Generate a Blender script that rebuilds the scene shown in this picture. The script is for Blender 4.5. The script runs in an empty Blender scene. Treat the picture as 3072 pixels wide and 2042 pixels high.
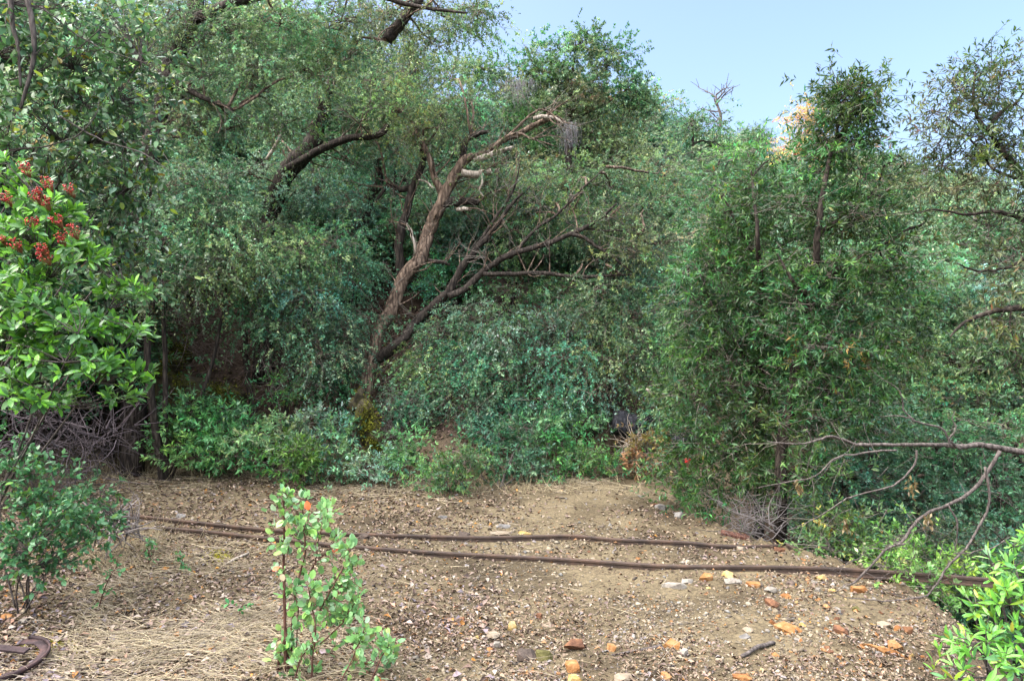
import bpy, bmesh, math, random
import numpy as np
from mathutils import Vector, Matrix

# ------------------------------------------------------------------ camera, sky, sun, exposure
SC = bpy.context.scene
COL = SC.collection
CAM = np.array([0.0, 0.0, 1.6]); PITCH = math.atan(39 / 2048); FPX = 2048.0
cam_data = bpy.data.cameras.new('camera'); cam = bpy.data.objects.new('camera', cam_data); COL.objects.link(cam)
cam_data.sensor_width = 36; cam_data.lens = 24; cam_data.clip_start = 0.05; cam_data.clip_end = 2000
cam.location = CAM; cam.rotation_euler = (math.pi / 2 + PITCH, 0, 0)
SC.camera = cam
SUN_AZ, SUN_EL = math.radians(-106), math.radians(48)
w = bpy.data.worlds.new('World'); SC.world = w; w.use_nodes = True
nt = w.node_tree; nt.nodes.clear()
sky = nt.nodes.new('ShaderNodeTexSky'); sky.sky_type = 'NISHITA'; sky.sun_disc = False
sky.sun_elevation = SUN_EL; sky.sun_rotation = SUN_AZ
sky.air_density = 1.0; sky.dust_density = 7.0; sky.ozone_density = 2.5; sky.altitude = 300
bg = nt.nodes.new('ShaderNodeBackground'); bg.inputs['Strength'].default_value = 0.13
out = nt.nodes.new('ShaderNodeOutputWorld')
nt.links.new(sky.outputs[0], bg.inputs[0]); nt.links.new(bg.outputs[0], out.inputs[0])
sun_data = bpy.data.lights.new('sun', 'SUN'); sun = bpy.data.objects.new('sun', sun_data); COL.objects.link(sun)
sun_data.energy = 5.0; sun_data.angle = math.radians(145); sun_data.color = (1.0, 0.96, 0.91)
sdir = Vector((math.sin(SUN_AZ) * math.cos(SUN_EL), math.cos(SUN_AZ) * math.cos(SUN_EL), math.sin(SUN_EL)))
sun.rotation_euler = sdir.to_track_quat('Z', 'Y').to_euler(); sun.location = (-8, 8, 25)
vs = SC.view_settings
vs.view_transform = 'Standard'; vs.look = 'None'; vs.exposure = 1.92; vs.gamma = 1.0; vs.use_curve_mapping = False
SC.cycles.max_bounces = 5; SC.cycles.diffuse_bounces = 3; SC.cycles.glossy_bounces = 2
SC.cycles.transmission_bounces = 3; SC.cycles.transparent_max_bounces = 4
SC.cycles.use_adaptive_sampling = True; SC.cycles.adaptive_threshold = 0.02
SC.cycles.use_denoising = True

# ------------------------------------------------------------------ helpers
R = np.random.default_rng(7)
random.seed(7)
_c, _s = math.cos(PITCH), math.sin(PITCH)
def P(px, py, d):
    """a point of the place seen at photo position (px, py), d metres in front of the camera"""
    u = (px - 1536) / FPX; v = (1021 - py) / FPX
    return np.array([u * d, (_c - _s * v) * d, 1.6 + (_s + _c * v) * d])
def pix(p):
    p = np.asarray(p) - CAM
    f = p[..., 1] * _c + p[..., 2] * _s; up = -p[..., 1] * _s + p[..., 2] * _c
    return 1536 + p[..., 0] / f * FPX, 1021 - up / f * FPX, f
def norm(a):
    return a / np.maximum(np.linalg.norm(a, axis=-1, keepdims=True), 1e-9)
def _hash(i, j, seed):
    h = np.sin(i * 127.1 + j * 311.7 + seed * 74.7) * 43758.5453
    return h - np.floor(h)
def vnoise(x, y, seed=0):
    i, j = np.floor(x), np.floor(y); fx, fy = x - i, y - j
    fx = fx * fx * (3 - 2 * fx); fy = fy * fy * (3 - 2 * fy)
    a = _hash(i, j, seed); b = _hash(i + 1, j, seed); c = _hash(i, j + 1, seed); d = _hash(i + 1, j + 1, seed)
    return (a + (b - a) * fx) * (1 - fy) + (c + (d - c) * fx) * fy - 0.5
def fbm(x, y, seed=0, o=4):
    t = 0; a = 1
    for k in range(o):
        t = t + a * vnoise(x * 2 ** k, y * 2 ** k, seed + k); a *= 0.5
    return t

# ---- the lie of the land
FOOT = np.array([(-3.6, -8), (-3.75, 2), (-4.0, 4.2), (-5.4, 7.2), (-5.2, 9.3), (-3.6, 9.7), (-2.2, 9.2), (-0.9, 8.3), (0.3, 8.8), (1.0, 9.15), (1.9, 9.5), (3.5, 11.2), (9, 16), (22, 24), (50, 40), (120, 66)], float)
EDGE = np.array([(1.5, -8), (1.9, 2.5), (2.25, 3.7), (2.75, 4.6), (2.65, 5.2), (2.15, 5.9), (1.6, 7.2), (1.95, 8.2), (3.2, 9.8), (5.2, 12), (11, 15.2), (23, 22.5), (51, 38), (121, 64)], float)
def seg_dist(x, y, L):
    best = np.full(np.shape(x), 1e9); side = np.zeros(np.shape(x))
    for a, b in zip(L[:-1], L[1:]):
        e = b - a; t = np.clip(((x - a[0]) * e[0] + (y - a[1]) * e[1]) / (e @ e), 0, 1)
        dx, dy = x - a[0] - t * e[0], y - a[1] - t * e[1]
        dd = np.hypot(dx, dy); sd = e[0] * dy - e[1] * dx
        m = dd < best; best = np.where(m, dd, best); side = np.where(m, np.sign(sd), side)
    return best, side
def H(x, y, fine=True):
    x = np.asarray(x, float); y = np.asarray(y, float)
    df, sf = seg_dist(x, y, FOOT); de, se = seg_dist(x, y, EDGE)
    hd = np.where(sf > 0, df, 0.0)                     # metres up the bank
    rd = np.where(se < 0, de, 0.0)                     # metres past the lip of the ravine
    both = (sf > 0) & (se < 0); hd = np.where(both & (de < df), 0, hd); rd = np.where(both & (de >= df), 0, rd)
    hill = np.where(hd < 1.6, 0.85 * hd, 1.36 + 0.70 * (hd - 1.6))
    top = 11.6 + 1.2 * np.clip(-x / 6, 0, 3)
    hill = np.where(hill > top, top + 0.05 * (hill - top), hill)
    rav = -np.minimum(0.85 * rd, 4.5 + 0.02 * rd)
    z = hill + rav
    z = z + np.clip(hd / 3, 0, 1) * 0.9 * fbm(x * 0.22, y * 0.22, 3) + np.clip(hd / 1.0, 0, 1) * 0.22 * fbm(x * 1.4, y * 1.4, 5)
    z = z + np.clip(rd / 2, 0, 1) * 0.6 * fbm(x * 0.5, y * 0.5, 9)
    lip = np.clip(1 - de / 0.5, 0, 1); z = z - np.where(se >= 0, 0.05 * lip ** 2, 0)
    z = z + 0.05 * fbm(x * 0.7, y * 0.7, 11, 2) * 1.0
    if fine:
        z = z + 0.018 * fbm(x * 5, y * 5, 21, 3) + 0.009 * fbm(x * 21, y * 21, 31, 2)
    return z
def G(px, py, lift=0.0):
    """the point of the ground seen at photo position (px, py)"""
    p = GV([px], [py])[0]; p[2] += lift
    return p
def GV(px, py):
    """the same for many photo positions at once"""
    px = np.asarray(px, float); py = np.maximum(np.asarray(py, float), 1080); u = (px - 1536) / FPX; v = (1021 - py) / FPX
    d = 1.6 * FPX / (py - 1060)
    for _ in range(6):
        h = H(u * d, (_c - _s * v) * d); d = np.clip((h - 1.6) / (_s + _c * v), .5, 40)
    x, y = u * d, (_c - _s * v) * d
    return np.stack([x, y, H(x, y)], -1)
def on_ground(p, lift=0.0):
    return np.array([p[0], p[1], float(H(p[0], p[1])) + lift])

# ---- mesh plumbing
def mesh_from(name, V, F, mat, col=None, smooth=False, nside=3):
    V = np.asarray(V, np.float32).reshape(-1, 3); F = np.asarray(F, np.int32).reshape(-1, nside)
    me = bpy.data.meshes.new(name)
    me.vertices.add(len(V)); me.vertices.foreach_set('co', V.ravel())
    me.loops.add(F.size); me.loops.foreach_set('vertex_index', F.ravel())
    me.polygons.add(len(F)); me.polygons.foreach_set('loop_start', np.arange(0, F.size, nside, dtype=np.int32))
    me.polygons.foreach_set('loop_total', np.full(len(F), nside, np.int32))
    if smooth:
        me.polygons.foreach_set('use_smooth', np.ones(len(F), bool))
    if col is not None:
        a = me.attributes.new('tone', 'FLOAT_COLOR', 'POINT')
        c = np.ones((len(V), 4), np.float32); c[:, :3] = col; a.data.foreach_set('color', c.ravel())
    me.update(calc_edges=True)
    if mat is not None:
        me.materials.append(mat)
    return me
def link(name, me, parent=None, loc=None):
    o = bpy.data.objects.new(name, me); COL.objects.link(o)
    if parent is not None: o.parent = parent
    if loc is not None: o.location = loc
    return o
def thing(name, label, cat, base, group=None):
    o = bpy.data.objects.new(name, None); COL.objects.link(o); o.location = base
    o.empty_display_size = 0.1
    tag(o, label, cat, group); return o
def tag(o, label, cat, group=None):
    o['label'] = label; o['category'] = cat
    if group: o['group'] = group
    return o
class Acc:
    """collects triangles and a tone per vertex"""
    def __init__(s): s.V = []; s.F = []; s.C = []; s.n = 0
    def add(s, V, F, C=None):
        V = np.asarray(V, float).reshape(-1, 3); F = np.asarray(F, int).reshape(-1, 3)
        s.V.append(V); s.F.append(F + s.n); s.n += len(V)
        s.C.append(np.broadcast_to(np.array((0.5, 0.5, 0.5)) if C is None else C, (len(V), 3)))
    def build(s, name, mat, parent=None, base=(0, 0, 0), smooth=False):
        if not s.n: return None
        V = np.concatenate(s.V) - np.asarray(base)
        me = mesh_from(name, V, np.concatenate(s.F), mat, np.concatenate(s.C), smooth)
        return link(name, me, parent)

def crom(pts, n):
    pts = np.asarray(pts, float)
    if len(pts) < 3:
        t = np.linspace(0, 1, n)[:, None]; return pts[0] * (1 - t) + pts[-1] * t
    p = np.vstack([2 * pts[0] - pts[1], pts, 2 * pts[-1] - pts[-2]])
    res = []; m = len(pts) - 1
    for q in np.linspace(0, m - 1e-6, n):
        i = int(q); t = q - i; a, b, c, d = p[i:i + 4]
        res.append(0.5 * (2 * b + (c - a) * t + (2 * a - 5 * b + 4 * c - d) * t * t + (3 * b - a - 3 * c + d) * t ** 3))
    return np.array(res)
def tube(acc, pts, r, rings=None, sides=8, lump=0.12, wig=0.0, tone=None, cap=True):
    """a knobbly tapered limb along a smooth line; r: one radius per given point"""
    pts = np.asarray(pts, float); rings = rings or max(4, 4 * len(pts))
    Q = crom(pts, rings); rad = np.interp(np.linspace(0, 1, rings), np.linspace(0, 1, len(r)), r)
    if wig:
        k = np.sin(np.linspace(0, math.pi, rings))[:, None]
        Q = Q + np.cumsum(R.normal(0, wig, (rings, 3)), 0) * k * 0.5
    T = norm(np.gradient(Q, axis=0)); a = np.array([0.3, 0.5, 0.8]); U = np.cross(T, a); U = norm(U); W = np.cross(T, U)
    ang = np.linspace(0, 2 * math.pi, sides, endpoint=False)
    lob = 1 + lump * (R.normal(0, 1, (rings, sides)) * 0.45 + 0.8 * np.sin(ang * 3 + R.uniform(0, 6))[None] * 0.6)
    V = Q[:, None] + (U[:, None] * np.cos(ang)[None, :, None] + W[:, None] * np.sin(ang)[None, :, None]) * (rad[:, None] * lob)[..., None]
    V = V.reshape(-1, 3); F = []
    i = np.arange(rings - 1)[:, None] * sides; j = np.arange(sides)[None]; k = (j + 1) % sides
    F = np.stack([np.stack([i + j, i + k, i + sides + k], -1), np.stack([i + j, i + sides + k, i + sides + j], -1)], 2).reshape(-1, 3)
    if cap:
        n = len(V); V = np.vstack([V, Q[:1], Q[-1:] + T[-1:] * rad[-1] * 0.6])
        c0 = [(n, (q + 1) % sides, q) for q in range(sides)]; b = (rings - 1) * sides
        c1 = [(n + 1, b + q, b + (q + 1) % sides) for q in range(sides)]
        F = np.vstack([F, c0, c1])
    acc.add(V, F, tone)
    return Q
def rods(acc, A, B, r0, r1, bend=0.0, K=2, S=3, tone=None):
    """many thin bent sticks at once"""
    A = np.asarray(A, float); B = np.asarray(B, float); N = len(A)
    if not N: return
    L = np.linalg.norm(B - A, axis=1, keepdims=True)
    M = (A + B) / 2 + R.normal(0, 1, (N, 3)) * L * bend
    t = np.linspace(0, 1, K)[None, :, None]
    Q = (1 - t) ** 2 * A[:, None] + 2 * t * (1 - t) * M[:, None] + t * t * B[:, None]
    T = norm(np.gradient(Q, axis=1)); U = norm(np.cross(T, np.array([0.31, 0.52, 0.8]))); W = np.cross(T, U)
    ang = np.linspace(0, 2 * math.pi, S, endpoint=False)
    r0 = np.broadcast_to(np.asarray(r0, float), (N,)); r1 = np.broadcast_to(np.asarray(r1, float), (N,))
    rad = r0[:, None] * (1 - t[..., 0]) + r1[:, None] * t[..., 0]
    V = Q[:, :, None] + (U[:, :, None] * np.cos(ang)[None, None, :, None] + W[:, :, None] * np.sin(ang)[None, None, :, None]) * rad[:, :, None, None]
    i = np.arange(K - 1)[:, None] * S; j = np.arange(S)[None]; k = (j + 1) % S
    f = np.stack([np.stack([i + j, i + k, i + S + k], -1), np.stack([i + j, i + S + k, i + S + j], -1)], 2).reshape(-1, 3)
    F = (f[None] + (np.arange(N) * K * S)[:, None, None]).reshape(-1, 3)
    if tone is not None and np.ndim(tone) == 2: tone = np.repeat(tone, K * S, 0)
    acc.add(V.reshape(-1, 3), F, tone)
def blades(acc, pos, d, n, L, W, col, fold=0.14, curl=0.10, wide=0.45):
    """many small leaves of two faces each, folded along the midrib"""
    d = norm(d); s = norm(np.cross(d, n)); n = np.cross(s, d); N = len(pos)
    L = np.broadcast_to(L, (N,))[:, None]; W = np.broadcast_to(W, (N,))[:, None]
    m = pos + d * L * wide + n * W * fold
    V = np.stack([pos, m + s * W * 0.5, pos + d * L - n * L * curl, m - s * W * 0.5], 1).reshape(-1, 3)
    F = (np.array([[0, 1, 2], [0, 2, 3]])[None] + (np.arange(N) * 4)[:, None, None]).reshape(-1, 3)
    acc.add(V, F, np.repeat(col, 4, 0))

# ------------------------------------------------------------------ materials
def new_mat(name):
    m = bpy.data.materials.new(name); m.use_nodes = True
    n = m.node_tree.nodes; l = m.node_tree.links
    return m, n, l, n['Principled BSDF'], n['Material Output']
def node(n, t, **kw):
    x = n.new(t)
    for k, v in kw.items():
        if hasattr(x, k): setattr(x, k, v)
        else: x.inputs[k].default_value = v
    return x
def ramp(n, stops):
    r = n.new('ShaderNodeValToRGB'); e = r.color_ramp.elements
    while len(e) < len(stops): e.new(0.5)
    for q, (p, c) in zip(e, stops): q.position = p; q.color = (*c, 1)
    return r
def leaf_mat(name, rough=0.5, trans=0.3, spec=0.4, vary=0.0):
    m, n, l, b, o = new_mat(name)
    a = node(n, 'ShaderNodeAttribute', attribute_name='tone')
    src = a.outputs['Color']
    if vary:
        oi = n.new('ShaderNodeObjectInfo'); hs = n.new('ShaderNodeHueSaturation')
        mr = node(n, 'ShaderNodeMapRange'); mr.inputs[3].default_value = 0.5 - 0.045 * vary; mr.inputs[4].default_value = 0.5 + 0.04 * vary
        m2 = node(n, 'ShaderNodeMath', operation='FRACT'); m1 = node(n, 'ShaderNodeMath', operation='MULTIPLY'); m1.inputs[1].default_value = 7.31
        mv = node(n, 'ShaderNodeMapRange'); mv.inputs[3].default_value = 1 - 0.3 * vary; mv.inputs[4].default_value = 1 + 0.35 * vary
        l.new(oi.outputs['Random'], mr.inputs[0]); l.new(mr.outputs[0], hs.inputs['Hue'])
        l.new(oi.outputs['Random'], m1.inputs[0]); l.new(m1.outputs[0], m2.inputs[0]); l.new(m2.outputs[0], mv.inputs[0]); l.new(mv.outputs[0], hs.inputs['Value'])
        l.new(src, hs.inputs['Color']); src = hs.outputs[0]
    l.new(src, b.inputs['Base Color']); b.inputs['Roughness'].default_value = rough
    b.inputs['Specular IOR Level'].default_value = spec
    t = n.new('ShaderNodeBsdfTranslucent'); hs2 = n.new('ShaderNodeHueSaturation'); hs2.inputs['Hue'].default_value = 0.485; hs2.inputs['Value'].default_value = 1.35
    l.new(src, hs2.inputs['Color']); l.new(hs2.outputs[0], t.inputs['Color'])
    mx = n.new('ShaderNodeMixShader'); mx.inputs[0].default_value = trans
    l.new(b.outputs[0], mx.inputs[1]); l.new(t.outputs[0], mx.inputs[2]); l.new(mx.outputs[0], o.inputs['Surface'])
    return m
def bark_mat(name, dark, mid, light, scale=1.0, moss=0.0, bump=0.6, stretch=5.0):
    m, n, l, b, o = new_mat(name)
    tc = n.new('ShaderNodeTexCoord'); mp = n.new('ShaderNodeMapping'); mp.inputs['Scale'].default_value = (14 * scale, 14 * scale, 14 * scale / stretch)
    l.new(tc.outputs['Object'], mp.inputs[0])
    a = node(n, 'ShaderNodeTexNoise', Scale=1.6, Detail=8.0, Roughness=0.7); l.new(mp.outputs[0], a.inputs['Vector'])
    v = node(n, 'ShaderNodeTexVoronoi', feature='DISTANCE_TO_EDGE', Scale=1.3); l.new(mp.outputs[0], v.inputs['Vector'])
    mu = node(n, 'ShaderNodeMath', operation='MULTIPLY_ADD'); l.new(v.outputs['Distance'], mu.inputs[0]); mu.inputs[1].default_value = 0.9
    l.new(a.outputs[0], mu.inputs[2])
    r = ramp(n, [(0.38, dark), (0.58, mid), (0.95, light)]); l.new(mu.outputs[0], r.inputs[0])
    src = r.outputs[0]
    if moss:
        c = node(n, 'ShaderNodeTexNoise', Scale=3.0, Detail=5.0); l.new(tc.outputs['Object'], c.inputs['Vector'])
        rr = ramp(n, [(0.5 - 0.12 * moss, (0, 0, 0)), (0.62 - 0.1 * moss, (1, 1, 1))]); l.new(c.outputs[0], rr.inputs[0])
        mx = n.new('ShaderNodeMix'); mx.data_type = 'RGBA'; l.new(rr.outputs[0], mx.inputs[0]); l.new(src, mx.inputs[6]); mx.inputs[7].default_value = (0.09, 0.10, 0.015, 1)
        src = mx.outputs[2]
    l.new(src, b.inputs['Base Color']); b.inputs['Roughness'].default_value = 0.9; b.inputs['Specular IOR Level'].default_value = 0.2
    bp = node(n, 'ShaderNodeBump', Strength=bump, Distance=0.02); l.new(mu.outputs[0], bp.inputs['Height']); l.new(bp.outputs[0], b.inputs['Normal'])
    return m
def tone_mat(name, rough=0.85, spec=0.25, grain=60.0, amount=0.35):
    """a base colour per piece from its own tone, broken by fine grain"""
    m, n, l, b, o = new_mat(name)
    a = node(n, 'ShaderNodeAttribute', attribute_name='tone'); tc = n.new('ShaderNodeTexCoord')
    z = node(n, 'ShaderNodeTexNoise', Scale=grain, Detail=4.0); l.new(tc.outputs['Object'], z.inputs['Vector'])
    mr = node(n, 'ShaderNodeMapRange'); mr.inputs[1].default_value = 0.25; mr.inputs[2].default_value = 0.75; mr.inputs[3].default_value = 1 - amount; mr.inputs[4].default_value = 1 + amount
    l.new(z.outputs[0], mr.inputs[0])
    mx = node(n, 'ShaderNodeVectorMath', operation='SCALE'); l.new(a.outputs['Color'], mx.inputs[0]); l.new(mr.outputs[0], mx.inputs['Scale'])
    l.new(mx.outputs[0], b.inputs['Base Color']); b.inputs['Roughness'].default_value = rough; b.inputs['Specular IOR Level'].default_value = spec
    return m
def rock_mat(name, c1, c2, c3, scale=9.0):
    m, n, l, b, o = new_mat(name)
    tc = n.new('ShaderNodeTexCoord'); oi = n.new('ShaderNodeObjectInfo')
    ad = node(n, 'ShaderNodeVectorMath', operation='ADD'); sc = node(n, 'ShaderNodeVectorMath', operation='SCALE'); sc.inputs[0].default_value = (13, 7, 5)
    l.new(oi.outputs['Random'], sc.inputs['Scale']); l.new(tc.outputs['Object'], ad.inputs[0]); l.new(sc.outputs[0], ad.inputs[1])
    a = node(n, 'ShaderNodeTexNoise', Scale=scale, Detail=8.0, Roughness=0.65); l.new(ad.outputs[0], a.inputs['Vector'])
    c1, c2, c3 = [tuple(v * .54 for v in c) for c in (c1, c2, c3)]; r = ramp(n, [(0.32, c1), (0.5, c2), (0.68, c3)]); l.new(a.outputs[0], r.inputs[0])
    l.new(r.outputs[0], b.inputs['Base Color']); b.inputs['Roughness'].default_value = 0.85; b.inputs['Specular IOR Level'].default_value = 0.25
    f = node(n, 'ShaderNodeTexNoise', Scale=scale * 5, Detail=6.0); l.new(ad.outputs[0], f.inputs['Vector'])
    bp = node(n, 'ShaderNodeBump', Strength=0.5, Distance=0.01); l.new(f.outputs[0], bp.inputs['Height']); l.new(bp.outputs[0], b.inputs['Normal'])
    return m
M = {}
M['oak_leaf'] = leaf_mat('oak_leaf', 0.48, 0.38, 0.4)
M['bay_leaf'] = leaf_mat('bay_leaf', 0.42, 0.36, 0.45)
M['hill_leaf'] = leaf_mat('hill_leaf', 0.45, 0.38, 0.5, vary=1.0)
M['near_leaf'] = leaf_mat('near_leaf', 0.34, 0.3, 0.5)
M['oak_bark'] = bark_mat('oak_bark', (0.014, 0.010, 0.008), (0.085, 0.060, 0.045), (0.27, 0.20, 0.15), 1.0)
M['dark_bark'] = bark_mat('dark_bark', (0.007, 0.006, 0.006), (0.024, 0.019, 0.016), (0.07, 0.058, 0.048), 1.3)
M['grey_bark'] = bark_mat('grey_bark', (0.025, 0.021, 0.02), (0.075, 0.064, 0.06), (0.15, 0.13, 0.12), 2.2, bump=0.35)
M['red_bark'] = bark_mat('red_bark', (0.03, 0.012, 0.010), (0.085, 0.04, 0.030), (0.17, 0.10, 0.075), 3.0, bump=0.3)
M['dead_wood'] = bark_mat('dead_wood', (0.10, 0.08, 0.065), (0.29, 0.25, 0.205), (0.50, 0.455, 0.40), 1.5, bump=0.4, stretch=9)
M['twig'] = tone_mat('twig', 0.85, 0.2, 40)
M['litter'] = tone_mat('litter', 0.8, 0.25, 90)
M['gravel'] = tone_mat('gravel', 0.85, 0.25, 70)
M['straw'] = tone_mat('straw', 0.6, 0.3, 30, 0.15)
M['moss'] = tone_mat('moss', 0.95, 0.1, 45, 0.5)

# ------------------------------------------------------------------ ground: one sheet
def axis(lo, a, b, hi, fine, grow):
    t = list(np.arange(a, b, fine)); st = fine; q = a; left = []
    while q > lo: st *= grow; q -= st; left.append(q)
    st = fine; q = t[-1]
    while q < hi: st *= grow; q += st; t.append(q)
    return np.array(left[::-1] + t)
def ground_mat():
    m, n, l, b, o = new_mat('earth')
    g = n.new('ShaderNodeNewGeometry'); mp = g.outputs['Position']
    def nz(scale, det=6.0, rough=0.6):
        x = node(n, 'ShaderNodeTexNoise', Scale=scale, Detail=det, Roughness=rough); l.new(mp, x.inputs['Vector']); return x.outputs[0]
    big = ramp(n, [(0.33, (0.052, 0.040, 0.026)), (0.46, (0.100, 0.080, 0.050)), (0.56, (0.152, 0.124, 0.078)), (0.72, (0.112, 0.087, 0.056))]); l.new(nz(1.1, 8.0, 0.62), big.inputs[0])
    fine = ramp(n, [(0.30, (0.35, 0.33, 0.32)), (0.5, (0.9, 0.9, 0.9)), (0.72, (1.5, 1.45, 1.35))]); l.new(nz(38.0, 6.0, 0.72), fine.inputs[0])
    mu = n.new('ShaderNodeMix'); mu.data_type = 'RGBA'; mu.blend_type = 'MULTIPLY'; mu.inputs[0].default_value = 1.0
    l.new(big.outputs[0], mu.inputs[6]); l.new(fine.outputs[0], mu.inputs[7])
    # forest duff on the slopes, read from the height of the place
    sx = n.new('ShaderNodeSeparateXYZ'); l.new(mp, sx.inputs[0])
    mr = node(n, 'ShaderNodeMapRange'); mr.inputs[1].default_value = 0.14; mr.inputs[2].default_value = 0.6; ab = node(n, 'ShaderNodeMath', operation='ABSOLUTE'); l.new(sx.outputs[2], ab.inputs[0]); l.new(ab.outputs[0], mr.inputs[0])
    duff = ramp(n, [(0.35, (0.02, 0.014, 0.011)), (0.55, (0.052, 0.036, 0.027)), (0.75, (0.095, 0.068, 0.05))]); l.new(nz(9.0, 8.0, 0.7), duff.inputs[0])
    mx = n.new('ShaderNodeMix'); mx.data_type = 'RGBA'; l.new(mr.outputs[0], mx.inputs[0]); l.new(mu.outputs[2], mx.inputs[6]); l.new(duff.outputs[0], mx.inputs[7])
    l.new(mx.outputs[2], b.inputs['Base Color']); b.inputs['Roughness'].default_value = 0.95; b.inputs['Specular IOR Level'].default_value = 0.15
    bp = node(n, 'ShaderNodeBump', Strength=0.9, Distance=0.02); l.new(nz(30.0, 8.0, 0.75), bp.inputs['Height']); l.new(bp.outputs[0], b.inputs['Normal'])
    return m
xs = axis(-90, -5.5, 3.6, 160, 0.045, 1.07); ys = axis(-30, 2.8, 10.5, 260, 0.045, 1.06)
X, Y = np.meshgrid(xs, ys); Z = H(X, Y)
nx, ny = len(xs), len(ys)
i = np.arange(ny - 1)[:, None] * nx + np.arange(nx - 1)[None]
F = np.stack([i, i + 1, i + nx + 1, i + nx], -1).reshape(-1, 4)
ground = link('ground', mesh_from('ground', np.stack([X, Y, Z], -1), F, ground_mat(), smooth=True, nside=4)); ground['kind'] = 'structure'

# ------------------------------------------------------------------ foliage makers
GREENER = np.array([1.04, 1.38, 1.2])
def pal(*cs):
    return np.array([c[:3] for c in cs], float) * GREENER, np.array([c[3] for c in cs], float) / sum(c[3] for c in cs)
OAK = pal((0.080, 0.115, 0.060, 4), (0.065, 0.105, 0.068, 3), (0.115, 0.14, 0.055, 3), (0.16, 0.185, 0.10, 2), (0.20, 0.22, 0.16, .5), (0.17, 0.16, 0.09, 0.35), (0.20, 0.11, 0.04, 0.08))
TEAL = pal((0.065, 0.125, 0.082, 4), (0.10, 0.165, 0.105, 3), (0.16, 0.21, 0.145, 2), (0.11, 0.15, 0.06, 2), (0.22, 0.25, 0.19, .5), (0.20, 0.13, 0.05, 0.06))
BAY = pal((0.055, 0.10, 0.040, 4), (0.085, 0.13, 0.040, 3), (0.11, 0.155, 0.045, 2), (0.075, 0.125, 0.07, 3), (0.20, 0.17, 0.05, 0.3), (0.22, 0.09, 0.03, 0.12))
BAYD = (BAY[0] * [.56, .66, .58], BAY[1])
OLIVE = pal((0.085, 0.105, 0.030, 3), (0.13, 0.14, 0.035, 2), (0.055, 0.08, 0.03, 3), (0.20, 0.14, 0.04, 0.5), (0.19, 0.08, 0.03, 0.3))
GREEN = pal((0.065, 0.15, 0.065, 4), (0.10, 0.20, 0.08, 3), (0.14, 0.24, 0.07, 2), (0.08, 0.14, 0.06, 2))
DARKG = pal((0.045, 0.095, 0.058, 4), (0.06, 0.12, 0.07, 3), (0.09, 0.15, 0.085, 2), (0.06, 0.09, 0.04, 1))
MINT = pal((0.19, 0.27, 0.19, 4), (0.25, 0.33, 0.23, 3), (0.14, 0.21, 0.15, 2))
SUN_TINT = pal((0.34, 0.23, 0.06, 4), (0.42, 0.25, 0.06, 3), (0.28, 0.24, 0.07, 3), (0.35, 0.15, 0.05, 1))  # warm sunlight on the ridge crowns, put into the leaf colour
BROWN = pal((0.22, 0.12, 0.06, 3), (0.28, 0.17, 0.09, 2), (0.14, 0.075, 0.04, 2))

def lobe_sprays(lobes, per_m2, sub_r=0.30, spray_n=13, shell=0.5, rng=R):
    """lobes: (centre, rx, ry, rz) in metres -> cluster centres, spray bases, spray directions, cluster index"""
    CC = []; LC = []
    for c, rx, ry, rz in lobes:
        n = max(7, int(per_m2 * math.pi * rx * rz * rng.uniform(0.85, 1.15)))
        q = norm(rng.normal(0, 1, (n, 3))) * (rng.uniform(0, 1, (n, 1)) ** shell)
        q = q * (1 + 0.25 * rng.normal(0, 1, (n, 1)) * (rng.uniform(0, 1, (n, 1)) < 0.25))
        CC.append(c + q * np.array([rx, ry, rz])); LC.append(np.repeat(np.asarray(c)[None], n, 0))
    CC = np.concatenate(CC); LC = np.concatenate(LC)
    N = len(CC); cnt = rng.integers(int(spray_n * 0.5), int(spray_n * 1.5) + 1, N); idx = np.repeat(np.arange(N), cnt)
    sc = sub_r * rng.uniform(0.6, 1.3, N)[idx]
    off = rng.normal(0, 1, (len(idx), 3)) * np.array([1, 1, 0.62]) * sc[:, None] * 0.75
    B = CC[idx] + off
    D = norm(norm(off) * 0.8 + norm(CC[idx] - LC[idx] + 1e-3) * 0.5 + rng.normal(0, 0.45, off.shape))
    return CC, LC, B, D, idx
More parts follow.
